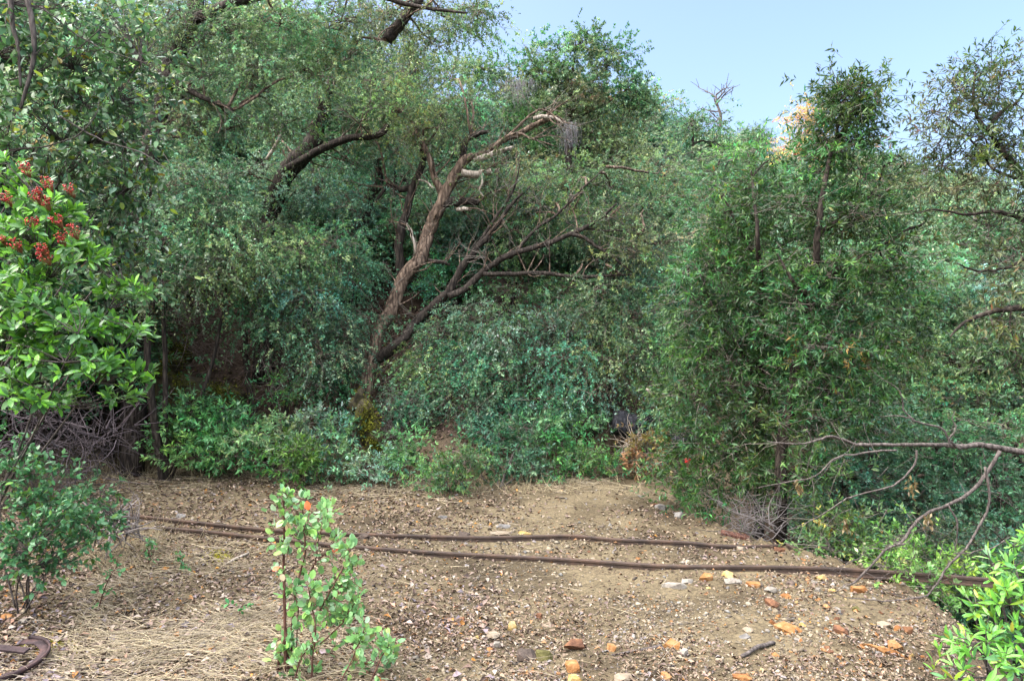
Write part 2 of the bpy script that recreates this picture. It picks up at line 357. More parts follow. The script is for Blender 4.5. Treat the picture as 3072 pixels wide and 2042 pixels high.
def spray_leaves(acc, tw, B, D, idx, ncl, palette, L, W, n_leaf, slen, droop, twig_tone, twig_r=0.0022, lump_var=0.26, rng=R, cap_dir=0.75, lobe=None):
    N = len(B)
    slen = slen * rng.uniform(0.6, 1.35, N)
    cnt = rng.integers(max(2, int(n_leaf * 0.6)), int(n_leaf * 1.4) + 1, N); s = np.repeat(np.arange(N), cnt); m = len(s)
    t = rng.uniform(0.1, 1.0, m)
    g = np.array([0, 0, -1.0])
    dr = droop * rng.uniform(0.3, 1.4, N)
    pos = B[s] + D[s] * (slen[s] * t)[:, None] + g * (dr[s] * slen[s] * t * t)[:, None]
    tang = norm(D[s] + g * (2 * dr[s] * t)[:, None])
    side = norm(np.cross(tang, rng.normal(0, 1, (m, 3))))
    d = norm(tang * rng.uniform(0.2, 1.0, (m, 1)) + side * cap_dir)
    nn = norm(np.array([0, 0, 1.0]) * 0.8 + rng.normal(0, 0.6, (m, 3)))
    c, p = palette
    cl_shift = rng.lognormal(0, lump_var, ncl); hue = np.clip(rng.normal(0, 0.15, (ncl, 3)), -.3, .35) * np.array([1, 0.3, .8])
    if lobe is not None:
        nl = lobe.max() + 1; cl_shift = cl_shift * rng.lognormal(0, .2, nl)[lobe]; hue = hue + np.clip(rng.normal(0, .15, (nl, 3)), -.25, .3)[lobe] * np.array([1, .2, .8])
    # each cluster leans to one of the palette's tones
    lean = rng.choice(len(c), ncl, p=p); pick = np.where(rng.uniform(0, 1, m) < 0.6, lean[idx[s]], rng.choice(len(c), m, p=p))
    cols = c[pick] * (cl_shift[idx[s]] * rng.lognormal(0, 0.24, m))[:, None] * (1 + hue[idx[s]])
    k = rng.uniform(0.65, 1.3, m)
    blades(acc, pos, d, nn, L * k, W * k * rng.uniform(0.8, 1.2, m), np.clip(cols, 0.008, 0.6))
    if tw is not None:
        end = B + D * slen[:, None] + g * (dr * slen)[:, None]
        start = B - D * (slen * 0.25)[:, None]
        tt = np.asarray(twig_tone) * rng.uniform(0.6, 1.5, (N, 1))
        k = R.uniform(0, 1, N) < 0.6; rods(tw, start[k], end[k], twig_r, twig_r * 0.4, 0.06, 2, 3, tt[k])
def px_lobes(L):
    """(px, py, d, rx_px, ry_px[, depth radius m]) -> metre ellipsoids"""
    res = []
    for q in L:
        px, py, d, rx, ry = q[:5]
        X = rx * d / FPX; Z = ry * d / FPX
        res.append((P(px, py, d), X, q[5] if len(q) > 5 else min(0.9, 0.5 * (X + Z)), Z))
    return res
def foliage_tree(name, label, cat, base, trunks, lobes, palette, leaf=(0.040, 0.0175), per_m2=17, spray_n=14, n_leaf=19, slen=0.22, droop=0.35,
                 mat='oak_leaf', bark='oak_bark', twig_tone=(0.13, 0.115, 0.10), group=None, sub_r=0.25, reach_r=0.022, dead=(), shell=0.5, link_r=True, sides=9, twig_r=0.0022, side=0):
    """trunks: list of (part name, points, radii, material or None). lobes: metre ellipsoids"""
    base = np.asarray(base, float); root = thing(name, label, cat, base, group)
    nodes = []
    for pn, pts, rad, mt in trunks:
        a = Acc(); Q = tube(a, pts, rad, sides=sides, rings=5 * len(pts), wig=0.012 if max(rad) < .08 else 0.02)
        a.build(pn, M[mt or bark], root, base, True)
        nodes.append(Q)
    CC, LC, B, D, idx = lobe_sprays(lobes, per_m2 * DENS, sub_r, spray_n, shell)
    lf = Acc(); tw = Acc(); br = Acc()
    spray_leaves(lf, tw, B, D, idx, len(CC), palette, leaf[0], leaf[1], n_leaf, slen, droop, twig_tone, twig_r, lobe=np.unique(LC[:, 0], return_inverse=True)[1])
    if nodes and link_r:
        N = np.concatenate(nodes)
        for c, rx, ry, rz in lobes:
            k = np.argmin(np.linalg.norm(N - c, axis=1) + 0.6 * np.maximum(0, N[:, 2] - c[2])); a0 = N[k]; mid = (a0 + c) / 2 + R.normal(0, 0.12, 3) + np.array([0, 0, 0.12]) * np.linalg.norm(c - a0)
            if np.linalg.norm(c - a0) > 0.25:
                tube(br, [a0, mid, c], [reach_r, reach_r * 0.75, reach_r * 0.5], rings=10, sides=6, wig=0.03)
    rods(br, LC + R.normal(0, 0.05, LC.shape), CC, reach_r * 0.42, reach_r * 0.16, 0.16, 5, 4)
    k = R.uniform(0, 1, len(B)) < 0.3; fr = CC[idx]; rods(tw, fr[k], B[k], twig_r * 1.5, twig_r, 0.1, 2, 3, np.asarray(twig_tone) * R.uniform(0.6, 1.4, (k.sum(), 1)))
    if side:
        SA = []; SB = []; SR = []
        for Q, (pn, pts, rad, mt) in zip(nodes, trunks):
            Ln = np.linalg.norm(np.diff(Q, axis=0), axis=1).sum(); k = R.integers(max(2, len(Q) // 4), max(4, int(len(Q) * .85)), int(Ln * side) + 2)
            tq = norm(np.gradient(Q, axis=0))[k]; dq = norm(tq * .6 + R.normal(0, .6, tq.shape) + [0, 0, .35]); SA.append(Q[k]); SB.append(Q[k] + dq * R.uniform(.2, .7, (len(k), 1))); SR.append(np.full(len(k), min(.014, min(rad) * .8 + .003)))
        SA, SB, SR = np.concatenate(SA), np.concatenate(SB), np.concatenate(SR); rods(br, SA, SB, SR, SR * .35, .14, 6, 5)
        k = R.integers(0, len(SA), len(SA) * 3); t = R.uniform(.3, 1, (len(k), 1)); A2 = SA[k] * (1 - t) + SB[k] * t; rods(tw, A2, A2 + norm(R.normal(0, .7, A2.shape) + norm(SB[k] - SA[k])) * R.uniform(.12, .45, (len(k), 1)), .005, .002, .14, 4, 3, np.asarray(twig_tone) * R.uniform(.5, 1.3, (len(k), 1)))
    if br.n: br.build('branches', M[bark], root, base, True)['kind'] = 'stuff'
    tw.build('twigs', M['twig'], root, base)['kind'] = 'stuff'
    lf.build('crown', M[mat], root, base)
    return root, lf.n // 4

LEAFCOUNT = 0; DENS = 2.0
def T(*a, **k):
    global LEAFCOUNT
    r, n = foliage_tree(*a, **k); LEAFCOUNT += n
    return r
def line(d, *pts):
    """photo points at a depth (d, or a depth per point as third value)"""
    return [P(p[0], p[1], p[2] if len(p) > 2 else d) for p in pts]

# ------------------------------------------------------------------ hillside trees: five kinds, many individuals
def hill_kind(name, cat, pal_, h, r, lean=0.0, leaf=(0.075, 0.036), per_m2=9, gappy=False, seed=1):
    rg = np.random.default_rng(seed)
    lobes = []
    k = 7 if not gappy else 6
    for q in range(k):
        a = rg.uniform(0, 6.28); rr = r * rg.uniform(0.15, 0.62); z = h * rg.uniform(0.30, 0.86)
        f = 1.0 - 0.45 * (z / h)
        lobes.append((np.array([math.cos(a) * rr * f, math.sin(a) * rr * f, z]), r * rg.uniform(0.36, 0.55) * (f + 0.15), r * rg.uniform(0.34, 0.5), r * rg.uniform(0.28, 0.44)))
    lobes.append((np.array([lean * 0.5, 0, h * 0.93]), r * 0.3, r * 0.3, r * 0.3))
    tr = [('trunk', [(0, 0, -0.4), (lean * 0.15, 0.05, h * 0.3), (lean * 0.4, 0, h * 0.62), (lean * 0.5, 0.03, h * 0.92)], [0.13, 0.10, 0.06, 0.02], 'dark_bark')]
    for q in range(3):
        a = rg.uniform(0, 6.28); tr.append(('limb', [(0.02, 0, h * 0.28), (math.cos(a) * r * 0.3, math.sin(a) * r * 0.3, h * 0.5), (math.cos(a) * r * 0.6, math.sin(a) * r * 0.6, h * 0.68)], [0.06, 0.04, 0.015], 'dark_bark'))
    return T(name, 'x', cat, (0, 0, 0), tr, lobes, pal_, leaf, per_m2, 12, 11, 0.3, 0.3, 'hill_leaf', 'dark_bark', sub_r=0.36, reach_r=0.03, sides=6, twig_r=0.004)
def copy_tree(src, loc, rz, s):
    c = src.copy(); COL.objects.link(c); c.location = loc; c.rotation_euler = (0, 0, rz); c.scale = s
    for ch in list(src.children):
        d = ch.copy(); COL.objects.link(d); d.parent = c
    return c
KINDS = {
    'grey_oak': (hill_kind('hillside_oak', 'tree', TEAL, 3.6, 1.9, 0.2, seed=3), 'rounded grey-green oak'),
    'olive_oak': (hill_kind('hillside_oak', 'tree', OAK, 4.2, 2.0, -0.2, seed=4), 'bushy olive-green oak'),
    'dark_oak': (hill_kind('hillside_oak', 'tree', DARKG, 4.6, 1.7, 0.1, seed=5), 'dark green upright oak'),
    'sun_tinted_oak': (hill_kind('hillside_oak', 'tree', SUN_TINT, 4.4, 1.0, 0.1, per_m2=8, gappy=True, seed=6), 'slender oak with golden sunlight painted in its leaves'),
    'brush': (hill_kind('hillside_shrub', 'shrub', OLIVE, 2.4, 1.5, 0.0, seed=8), 'low yellow-green shrub'),
}
# photo x, photo y of the foot, metres away, kind, scale
HILL = [
 # skyline
 (1640, 400, 22, 'dark_oak', .5), (1800, 440, 23, 'grey_oak', .6), (1935, 420, 25, 'olive_oak', .6),
 (2010, 420, 27, 'dark_oak', .55), (2075, 430, 29, 'dark_oak', .75), (2140, 430, 30, 'sun_tinted_oak', .6), (2190, 450, 31, 'olive_oak', .6), (2265, 470, 32, 'olive_oak', .7), (2335, 480, 33, 'brush', .8),
 (2395, 490, 29, 'sun_tinted_oak', 1.3), (2432, 490, 29.5, 'sun_tinted_oak', 1.15), (2355, 500, 29, 'sun_tinted_oak', .8), (1400, 900, 12, 'grey_oak', .6), (1540, 900, 12.2, 'olive_oak', .6), (1690, 900, 12.2, 'grey_oak', .6), (1850, 900, 12.2, 'dark_oak', .6), (2510, 500, 36, 'dark_oak', .9), (2590, 510, 38, 'dark_oak', .95), (2660, 540, 40, 'dark_oak', .8), (2730, 560, 42, 'brush', 1.1), (2800, 570, 42, 'grey_oak', .9), (2890, 570, 42, 'olive_oak', .9), (2990, 580, 42, 'dark_oak', .9), (3080, 590, 42, 'grey_oak', .9),
 # middle row
 (1560, 560, 18, 'grey_oak', .9), (1720, 560, 18.5, 'olive_oak', .9), (1880, 570, 19, 'olive_oak', 1.0), (2020, 570, 21, 'grey_oak', .95), (2140, 580, 23, 'olive_oak', .72), (2260, 580, 25, 'grey_oak', .72), (2370, 590, 27, 'olive_oak', .72), (2480, 600, 29, 'grey_oak', .72), (2600, 620, 31, 'olive_oak', .95), (2710, 640, 33, 'dark_oak', .9), (2820, 640, 33, 'grey_oak', 1.0), (2950, 650, 34, 'olive_oak', 1.0), (3070, 660, 34, 'grey_oak', 1.0),
 # lower row
 (1420, 700, 14.5, 'dark_oak', .75), (1600, 740, 14.5, 'grey_oak', .85), (1800, 760, 15, 'olive_oak', .85), (1960, 760, 16, 'grey_oak', .9), (2080, 770, 18, 'dark_oak', .9), (2700, 790, 24, 'olive_oak', .85), (2560, 780, 24, 'grey_oak', .9), (2930, 800, 26, 'dark_oak', .9), (3050, 800, 26, 'olive_oak', .9),
 # above the left bank, seen through the nearer crowns
 (420, 330, 14, 'dark_oak', .9), (640, 420, 14, 'grey_oak', .9), (820, 520, 13.5, 'dark_oak', .8), (980, 480, 14.5, 'olive_oak', .9), (1150, 420, 16, 'grey_oak', .9), (1290, 520, 14.5, 'grey_oak', .8), (740, 230, 18, 'olive_oak', 1.0), (1000, 200, 19, 'grey_oak', 1.0), (1240, 260, 18, 'dark_oak', .8), (1390, 400, 17, 'olive_oak', .6),
 (60, 300, 8.5, 'dark_oak', .8), (-80, 200, 8, 'olive_oak', .9), (180, 500, 9, 'grey_oak', .8), (300, 330, 10.5, 'olive_oak', 1.0), (90, 100, 11, 'grey_oak', 1.0), (330, 640, 9.3, 'dark_oak', .7), (-60, 600, 7.6, 'grey_oak', .7),
 (-40, 100, 11.5, 'dark_oak', 1.15), (60, 100, 13, 'olive_oak', 1.2), (190, 100, 12, 'dark_oak', 1.2), (300, 100, 13.5, 'grey_oak', 1.2), (430, 100, 12.5, 'olive_oak', 1.15), (560, 100, 14.5, 'dark_oak', 1.2), (130, 100, 9.8, 'olive_oak', 1.0), (10, 100, 9.6, 'grey_oak', 1.05), (250, 100, 9.2, 'dark_oak', .9), (880, 100, 17, 'olive_oak', 1.2), (1120, 100, 18, 'dark_oak', 1.1), (1060, 100, 15, 'grey_oak', 1.0),
 # in the ravine
 (2450, 1300, 10, 'dark_oak', .9), (2620, 1300, 12, 'olive_oak', 1.0), (2800, 1300, 14, 'grey_oak', 1.1), (2980, 1300, 13, 'dark_oak', 1.1), (3100, 1300, 11, 'olive_oak', 1.1), (2500, 1200, 15, 'grey_oak', 1.1), (2680, 1200, 17, 'dark_oak', 1.1), (3060, 1200, 18, 'grey_oak', 1.2), (2900, 1200, 22, 'olive_oak', 1.2), (2620, 1100, 20, 'olive_oak', 1.1), (2760, 1100, 26, 'grey_oak', 1.0), (2980, 1100, 28, 'dark_oak', 1.0), (2860, 1050, 29, 'olive_oak', 1.0), (2680, 1000, 27, 'dark_oak', .9), (3070, 1050, 30, 'olive_oak', 1.0), (2900, 900, 31, 'grey_oak', .9), (2600, 900, 26, 'dark_oak', .9), (2480, 950, 23, 'olive_oak', .9), (2330, 900, 20, 'dark_oak', .9), (2180, 900, 16, 'grey_oak', .8), (2420, 1080, 17, 'dark_oak', .8), (2280, 1050, 14.5, 'olive_oak', .7), (2080, 1050, 12.8, 'dark_oak', .65),
 (2600, 1500, 8, 'dark_oak', .55), (2820, 1560, 7.5, 'olive_oak', .5), (3030, 1560, 7.2, 'dark_oak', .55),
 (560, 640, 12.5, 'dark_oak', .7), (950, 700, 12.5, 'grey_oak', .7), (1180, 720, 12.8, 'dark_oak', .7), (1330, 820, 12.5, 'grey_oak', .65),
]
used = {}; placed = []
def stand(px, py, d):
    """walk out along the line of sight until the slope is met near that distance"""
    p = P(px, py, d); return on_ground(p, -0.05)
for (px, py, d, kind, s) in HILL:
    src, words = KINDS[kind]; loc = stand(px, py, d); rz = R.uniform(0, 6.28); sc = (s * R.uniform(.9, 1.12), s * R.uniform(.9, 1.12), s * R.uniform(.9, 1.1))
    if kind not in used:
        o = src; used[kind] = 1; o.location = loc; o.rotation_euler = (0, 0, rz); o.scale = sc
    else: o = copy_tree(src, loc, rz, sc)
    placed.append((o, kind, px, d))
ORD = ['leftmost'] + [w_ + ' from left' for w_ in 'second third fourth fifth sixth seventh eighth ninth tenth eleventh twelfth thirteenth fourteenth fifteenth sixteenth seventeenth eighteenth nineteenth twentieth twenty-first twenty-second twenty-third twenty-fourth twenty-fifth twenty-sixth'.split()]
ZONES = (('in the ravine', lambda p, d, z: z < -0.5), ('along the ridge skyline', lambda p, d, z: d >= 23.5 and p >= 1450 and z > 8), ('on the left slope', lambda p, d, z: p < 1450), ('high on the slope', lambda p, d, z: z > 5), ('low on the slope', lambda p, d, z: True))
for where, test in ZONES:
    mine = sorted([q for q in placed if 'zone' not in q[0] and test(q[2], q[3], q[0].location.z)], key=lambda q: q[2]); byk = {}
    for q in mine: byk.setdefault(q[1], []).append(q)
    for kd, lst in byk.items():
        for i, q in enumerate(lst):
            q[0]['zone'] = 1; lab = '%s %s' % (KINDS[kd][1], where)
            if len(lst) > 1: lab += ', ' + ORD[min(i, 19)] + ' of its kind there'
            tag(q[0], lab, 'shrub' if kd == 'brush' else 'tree', 'trees and shrubs on the hillside')
for q in placed: del q[0]['zone']

def bare_tree(name, label, cat, base, trunk, n1, spread, mat, group=None, r=0.05, seed=0, up=0.6, levels=3, wmin=0.004):
    rg = np.random.default_rng(seed); base = np.asarray(base, float); root = thing(name, label, cat, base, group)
    a = Acc(); Q = tube(a, trunk, np.linspace(r, r * 0.35, len(trunk)), rings=14, sides=7, wig=0.015); a.build('trunk', M[mat], root, base, True)
    cur = [(Q[k], norm(Q[min(k + 1, len(Q) - 1)] - Q[k - 1])) for k in range(4, len(Q))]; b = Acc()
    rad = r * 0.45; ln = spread
    for lv in range(levels):
        A = []; Bq = []; nx_ = []
        for p, t in cur:
            for _ in range(n1 if lv == 0 else 2):
                d = norm(t * 0.5 + rg.normal(0, 0.65, 3) + np.array([0, 0, up * 0.5])); q = p + d * ln * rg.uniform(0.5, 1.2)
                A.append(p); Bq.append(q); nx_.append((q, d)); nx_.append(((p + q) / 2, d))
        rods(b, np.array(A), np.array(Bq), max(rad, wmin), max(rad * 0.4, wmin * 0.6), 0.14, 5, 4)
        cur = nx_; rad *= 0.42; ln *= 0.62
        if len(cur) > 500: break
    b.build('branches', M[mat], root, base, True)['kind'] = 'stuff'
    return root
p = stand(2150, 440, 29); bare_tree('dead_tree', 'bare dead tree with forked tan branches rising above the ridge', 'tree', p, [p, P(2152, 420, 29), P(2160, 355, 29), P(2150, 315, 29), P(2148, 285, 29)], 1, 0.8, 'grey_bark', r=0.09, seed=4, levels=2, wmin=0.012, up=.6)
p = stand(2385, 560, 27); bare_tree('dead_sapling', 'thin pale dead sapling leaning below the sun-tinted oaks', 'sapling', p, [p, P(2375, 500, 27), P(2390, 430, 27), P(2395, 380, 27)], 1, 0.5, 'dead_wood', r=0.05, seed=5, levels=2, wmin=0.012)
for k, (px, words) in enumerate(((2690, 'bare grey twiggy shrub on the skyline right of the dark bay'), (2750, 'second bare grey twiggy shrub, nearest the right edge tree'))):
    p = stand(px, 545, 38); bare_tree('bare_shrub', words, 'shrub', p, [p, p + [.1, 0, .8], p + [.2, 0, 1.6]], 2, 1.2, 'grey_bark', 'bare shrubs on the skyline', r=0.05, seed=7 + k, levels=3, wmin=0.012)

# ------------------------------------------------------------------ the leaning oak in the middle
c0 = P(1090, 1195, 9.75); base = on_ground(c0, -0.1)
tr = [
 ('trunk', [base, *line(10.6, (1088, 1190, 9.75), (1117, 1071, 9.9), (1135, 975, 10.05), (1170, 915, 10.15), (1215, 823, 10.3), (1256, 773, 10.4), (1286, 700), (1312, 648), (1338, 577), (1372, 520), (1402, 477), (1428, 468))], [.16, .125, .095, .095, .105, .105, .105, .108, .10, .092, .085, .075, .05], None),
 ('limb', line(10.0, (1122, 1085, 9.9), (1165, 1050, 9.8), (1200, 1015, 9.8), (1240, 955), (1300, 900), (1345, 855), (1385, 790), (1430, 742), (1480, 690), (1530, 620), (1590, 560)), [.075, .08, .075, .07, .07, .062, .055, .048, .040, .026, .012], 'dark_bark'),
 ('limb', line(9.85, (1345, 890), (1400, 865), (1440, 825), (1480, 800), (1540, 770), (1640, 735), (1725, 702), (1800, 660), (1850, 610)), [.05, .052, .048, .045, .042, .038, .034, .026, .012], 'dark_bark'),
 ('limb', line(9.8, (1450, 822), (1530, 822), (1620, 818), (1720, 828), (1800, 830), (1895, 824)), [.034, .034, .032, .028, .024, .010], 'dark_bark'),
 ('limb', line(9.8, (1715, 704), (1760, 715), (1810, 745), (1860, 785), (1895, 815)), [.028, .028, .024, .020, .008], 'dark_bark'),
 ('limb', line(10.9, (1205, 830), (1196, 760), (1200, 690), (1218, 630), (1240, 560), (1265, 500), (1272, 450)), [.075, .075, .07, .065, .06, .055, .05], 'dark_bark'),
 ('limb', line(10.7, (1328, 590), (1312, 545), (1300, 500), (1282, 450), (1262, 425)), [.06, .06, .05, .045, .03], None),
 ('limb', line(10.6, (1328, 612), (1365, 605), (1400, 603), (1435, 606)), [.08, .075, .06, .045], 'dark_bark'),
 ('limb', line(10.8, (1375, 520), (1390, 460), (1395, 420), (1430, 400), (1465, 395)), [.06, .055, .05, .04, .03], 'dark_bark'),
 ('limb', line(10.9, (1420, 475), (1470, 450), (1510, 420), (1560, 395), (1620, 365), (1670, 352), (1700, 370)), [.06, .055, .05, .045, .04, .03, .015], None),
 ('limb', line(11.0, (1240, 560), (1200, 570), (1165, 560), (1130, 600)), [.05, .045, .04, .02], 'dark_bark'),
 ('limb', line(9.9, (1530, 775), (1600, 700), (1680, 640), (1760, 560), (1820, 500)), [.026, .022, .018, .013, .005], 'dark_bark'),
 ('limb', line(10.0, (1430, 742), (1490, 640), (1540, 560), (1560, 490)), [.028, .022, .016, .006], 'dark_bark'),
 ('limb', line(9.9, (1640, 735), (1740, 690), (1830, 700), (1930, 690)), [.024, .020, .014, .005], 'dark_bark'),
 ('limb', line(10.3, (1470, 450), (1540, 400), (1600, 420), (1670, 440)), [.025, .02, .014, .006], None),
 ('limb', line(10.4, (1510, 420), (1590, 350), (1640, 340), (1690, 400)), [.022, .018, .014, .005], None),
 ('dead_branch', line(10.5, (1385, 518), (1420, 520), (1455, 516), (1485, 515), (1505, 508)), [.055, .06, .055, .045, .025], 'dead_wood'),
 ('dead_branch', line(10.6, (1420, 480), (1455, 470), (1490, 460), (1520, 448), (1540, 440)), [.045, .045, .04, .03, .015], 'dead_wood'),
 ('dead_branch', line(10.4, (1370, 628), (1395, 630), (1412, 632)), [.03, .03, .015], 'dead_wood'),
 ('dead_branch', line(10.7, (1600, 355), (1640, 350), (1670, 360), (1690, 372)), [.03, .03, .025, .012], 'dead_wood'),
 ('dead_branch', line(10.3, (1440, 510), (1447, 540), (1440, 575), (1450, 590)), [.02, .018, .014, .008], 'dead_wood'),
 ('dead_branch', line(10.5, (1300, 565), (1270, 545), (1255, 540)), [.015, .012, .008], 'dead_wood'),
 ('dead_branch', line(10.3, (1125, 1085), (1118, 1120), (1112, 1160), (1118, 1180)), [.016, .018, .016, .01], 'dead_wood'),
 ('dead_branch', line(10.5, (1252, 775), (1240, 720), (1232, 690), (1220, 670)), [.02, .025, .022, .012], 'dead_wood'),
 ('dead_branch', line(10.4, (1285, 780), (1320, 785), (1350, 795)), [.035, .03, .015], 'dark_bark'),
]
lob = px_lobes([
 (1190, 330, 11, 90, 70), (1300, 330, 11.3, 90, 60), (1110, 250, 11.2, 100, 70), (1240, 210, 11.6, 90, 60), (1350, 240, 11.9, 70, 60), (1080, 370, 11.2, 90, 60), (1400, 330, 11.5, 70, 55),
 (1580, 590, 10.9, 90, 65), (1700, 560, 10.8, 100, 70), (1830, 560, 10.7, 100, 75), (1940, 620, 10.6, 90, 75), (1660, 660, 10.8, 80, 50), (1800, 660, 10.4, 90, 55), (1560, 700, 10.8, 70, 50), (1950, 730, 10.4, 90, 60), (1850, 850, 10.3, 90, 50), (1700, 870, 10.4, 80, 45), (1560, 860, 10.5, 70, 40), (1990, 520, 11, 70, 60), (1500, 560, 11.4, 60, 60), (1600, 640, 10.3, 60, 40), (1720, 630, 10.3, 70, 40), (1540, 690, 10.5, 50, 35), (1850, 640, 9.9, 70, 40), (1900, 760, 9.8, 60, 40), (1800, 870, 9.8, 70, 25), (1500, 500, 10.4, 50, 40), (1230, 400, 10.6, 45, 35), (1330, 390, 10.6, 40, 30), (1450, 560, 10.9, 45, 35),
])
T('leaning_oak', 'big leaning oak with split brown trunk and broken white dead limbs', 'tree', base, tr, lob, OAK, per_m2=17, side=3)

# ------------------------------------------------------------------ oaks of the left bank
b = on_ground(P(400, 960, 8.9), -0.2)
T('overhanging_oak', 'tall oak whose dark canopy overhangs the left bank up to the top edge', 'tree', b,
  [('trunk', [b, *line(8.9, (415, 760), (430, 560), (455, 420), (495, 220), (560, 70), (600, -60), (640, -160))], [.15, .14, .13, .12, .11, .10, .08, .05], 'dark_bark'),
   ('limb', line(8.8, (560, 70), (680, 20), (850, -20), (1050, -30), (1250, 20), (1400, 40)), [.07, .06, .05, .04, .025, .012], 'dark_bark'),
   ('limb', line(8.7, (495, 220), (540, 260), (600, 290), (700, 330)), [.05, .045, .035, .02], 'dark_bark'),
   ('limb', line(9.2, (1160, 120), (1200, 80), (1260, 20), (1290, -40)), [.08, .075, .06, .05], 'dark_bark')],
  px_lobes([(520, 60, 8.8, 120, 80), (680, 90, 8.8, 120, 80), (850, 70, 9, 120, 80), (1020, 70, 9.2, 110, 75), (1180, 40, 9.4, 100, 70), (1320, 30, 9.6, 90, 60), (1430, 20, 9.7, 70, 45), (1400, 90, 9.8, 60, 35), (600, 230, 8.9, 110, 75), (760, 240, 9, 110, 75), (920, 210, 9.3, 100, 70), (560, 380, 9, 90, 70), (690, 370, 9, 80, 60), (840, 360, 9.4, 70, 50), (1060, 150, 9.6, 60, 40), (1290, 120, 9.9, 60, 35)]), OAK, per_m2=18, droop=0.6, side=4)
b = on_ground(P(790, 900, 11.2), -0.2)
T('bank_oak', 'oak with thick dark leaning trunk standing behind the leaning oak, left', 'tree', b,
  [('trunk', [b, *line(11, (800, 720), (840, 560), (880, 505), (935, 435), (965, 350), (1000, 250), (1060, 150))], [.17, .16, .15, .15, .14, .11, .08, .03], 'dark_bark'),
   ('limb', line(10.7, (850, 512), (930, 470), (1000, 432), (1060, 415), (1110, 412), (1150, 398), (1165, 375)), [.055, .06, .06, .055, .055, .05, .03], 'dark_bark'),
   ('limb', line(11.6, (1080, 690), (1095, 640), (1120, 580), (1135, 540), (1130, 480)), [.11, .10, .09, .08, .05], 'dark_bark'),
   ('dead_branch', line(10.6, (800, 480), (830, 420), (845, 380)), [.03, .025, .012], 'dead_wood')],
  px_lobes([(960, 300, 11, 90, 60), (860, 450, 11.4, 70, 45), (1040, 480, 11.2, 80, 45), (950, 560, 11.2, 90, 60), (1040, 610, 11, 70, 50), (850, 620, 11, 90, 60), (1180, 450, 11.6, 60, 50), (740, 520, 10.8, 80, 60)]), TEAL, per_m2=16, droop=0.5, side=5)
for nm, lab, bx, by, d, L_, pl in [
  ('drooping_oak', 'drooping grey-green young oak just right of the red-berried bush', 500, 930, 8.6, [(520, 560, 8.4, 90, 90), (600, 680, 8.5, 100, 80), (480, 720, 8.2, 80, 70), (570, 820, 8.4, 90, 60), (690, 780, 8.7, 80, 70), (650, 590, 8.8, 80, 70), (430, 860, 8.2, 70, 40)], TEAL),
  ('drooping_oak', 'drooping young oak hanging over the bare brown bank', 820, 1060, 9.4, [(760, 700, 9.4, 90, 70), (800, 850, 9.2, 90, 80), (900, 780, 9.4, 90, 70), (920, 900, 9.2, 80, 80), (850, 1000, 9.1, 70, 70), (740, 950, 9.1, 60, 50), (960, 1050, 9.2, 70, 60), (1010, 740, 9.6, 70, 70)], TEAL),
  ('young_oak', 'young oak in the gap left of the leaning oak trunk', 1010, 1110, 9.9, [(1060, 820, 10, 70, 60), (1050, 940, 9.8, 70, 70), (1000, 1000, 9.7, 60, 60), (1020, 1090, 9.6, 40, 45), (940, 1150, 9.4, 70, 40)], DARKG),
  ('drooping_oak', 'dense drooping young oak right of the leaning oak trunk', 1400, 1290, 9.8, [(1330, 990, 10, 80, 60), (1450, 950, 10, 90, 60), (1420, 1080, 9.8, 100, 70), (1300, 1100, 9.8, 80, 60), (1540, 1010, 9.9, 90, 70), (1530, 1140, 9.6, 100, 70), (1400, 1190, 9.5, 90, 60), (1270, 1200, 9.5, 70, 50)], TEAL),
  ('drooping_oak', 'pale teal drooping young oak above the dark hollow log', 1760, 1270, 9.7, [(1650, 980, 10, 90, 60), (1770, 960, 9.9, 90, 60), (1890, 950, 10, 90, 60), (1690, 1090, 9.7, 100, 70), (1830, 1070, 9.7, 100, 70), (1950, 1050, 9.8, 80, 70), (1650, 1190, 9.5, 80, 50), (1790, 1180, 9.5, 80, 45), (1990, 1150, 9.7, 70, 70), (1990, 900, 10.2, 80, 60)], TEAL),
 ]:
    b = on_ground(P(bx, by, d), -0.15); top = L_[0]
    trs = []
    for k in range(3):
        q = L_[k * 2 % len(L_)]; e = P(q[0], q[1], q[2] + .15); mid = (b + e) / 2 + R.normal(0, .12, 3)
        trs.append(('trunk' if k == 0 else 'limb', [b, mid, e], [.055 - .012 * k, .04 - .008 * k, .015], 'dark_bark'))
    T(nm, lab, 'tree', b, trs, px_lobes(L_), pl, per_m2=20, droop=0.85, slen=0.23, group='young oaks on the bank', reach_r=0.016)

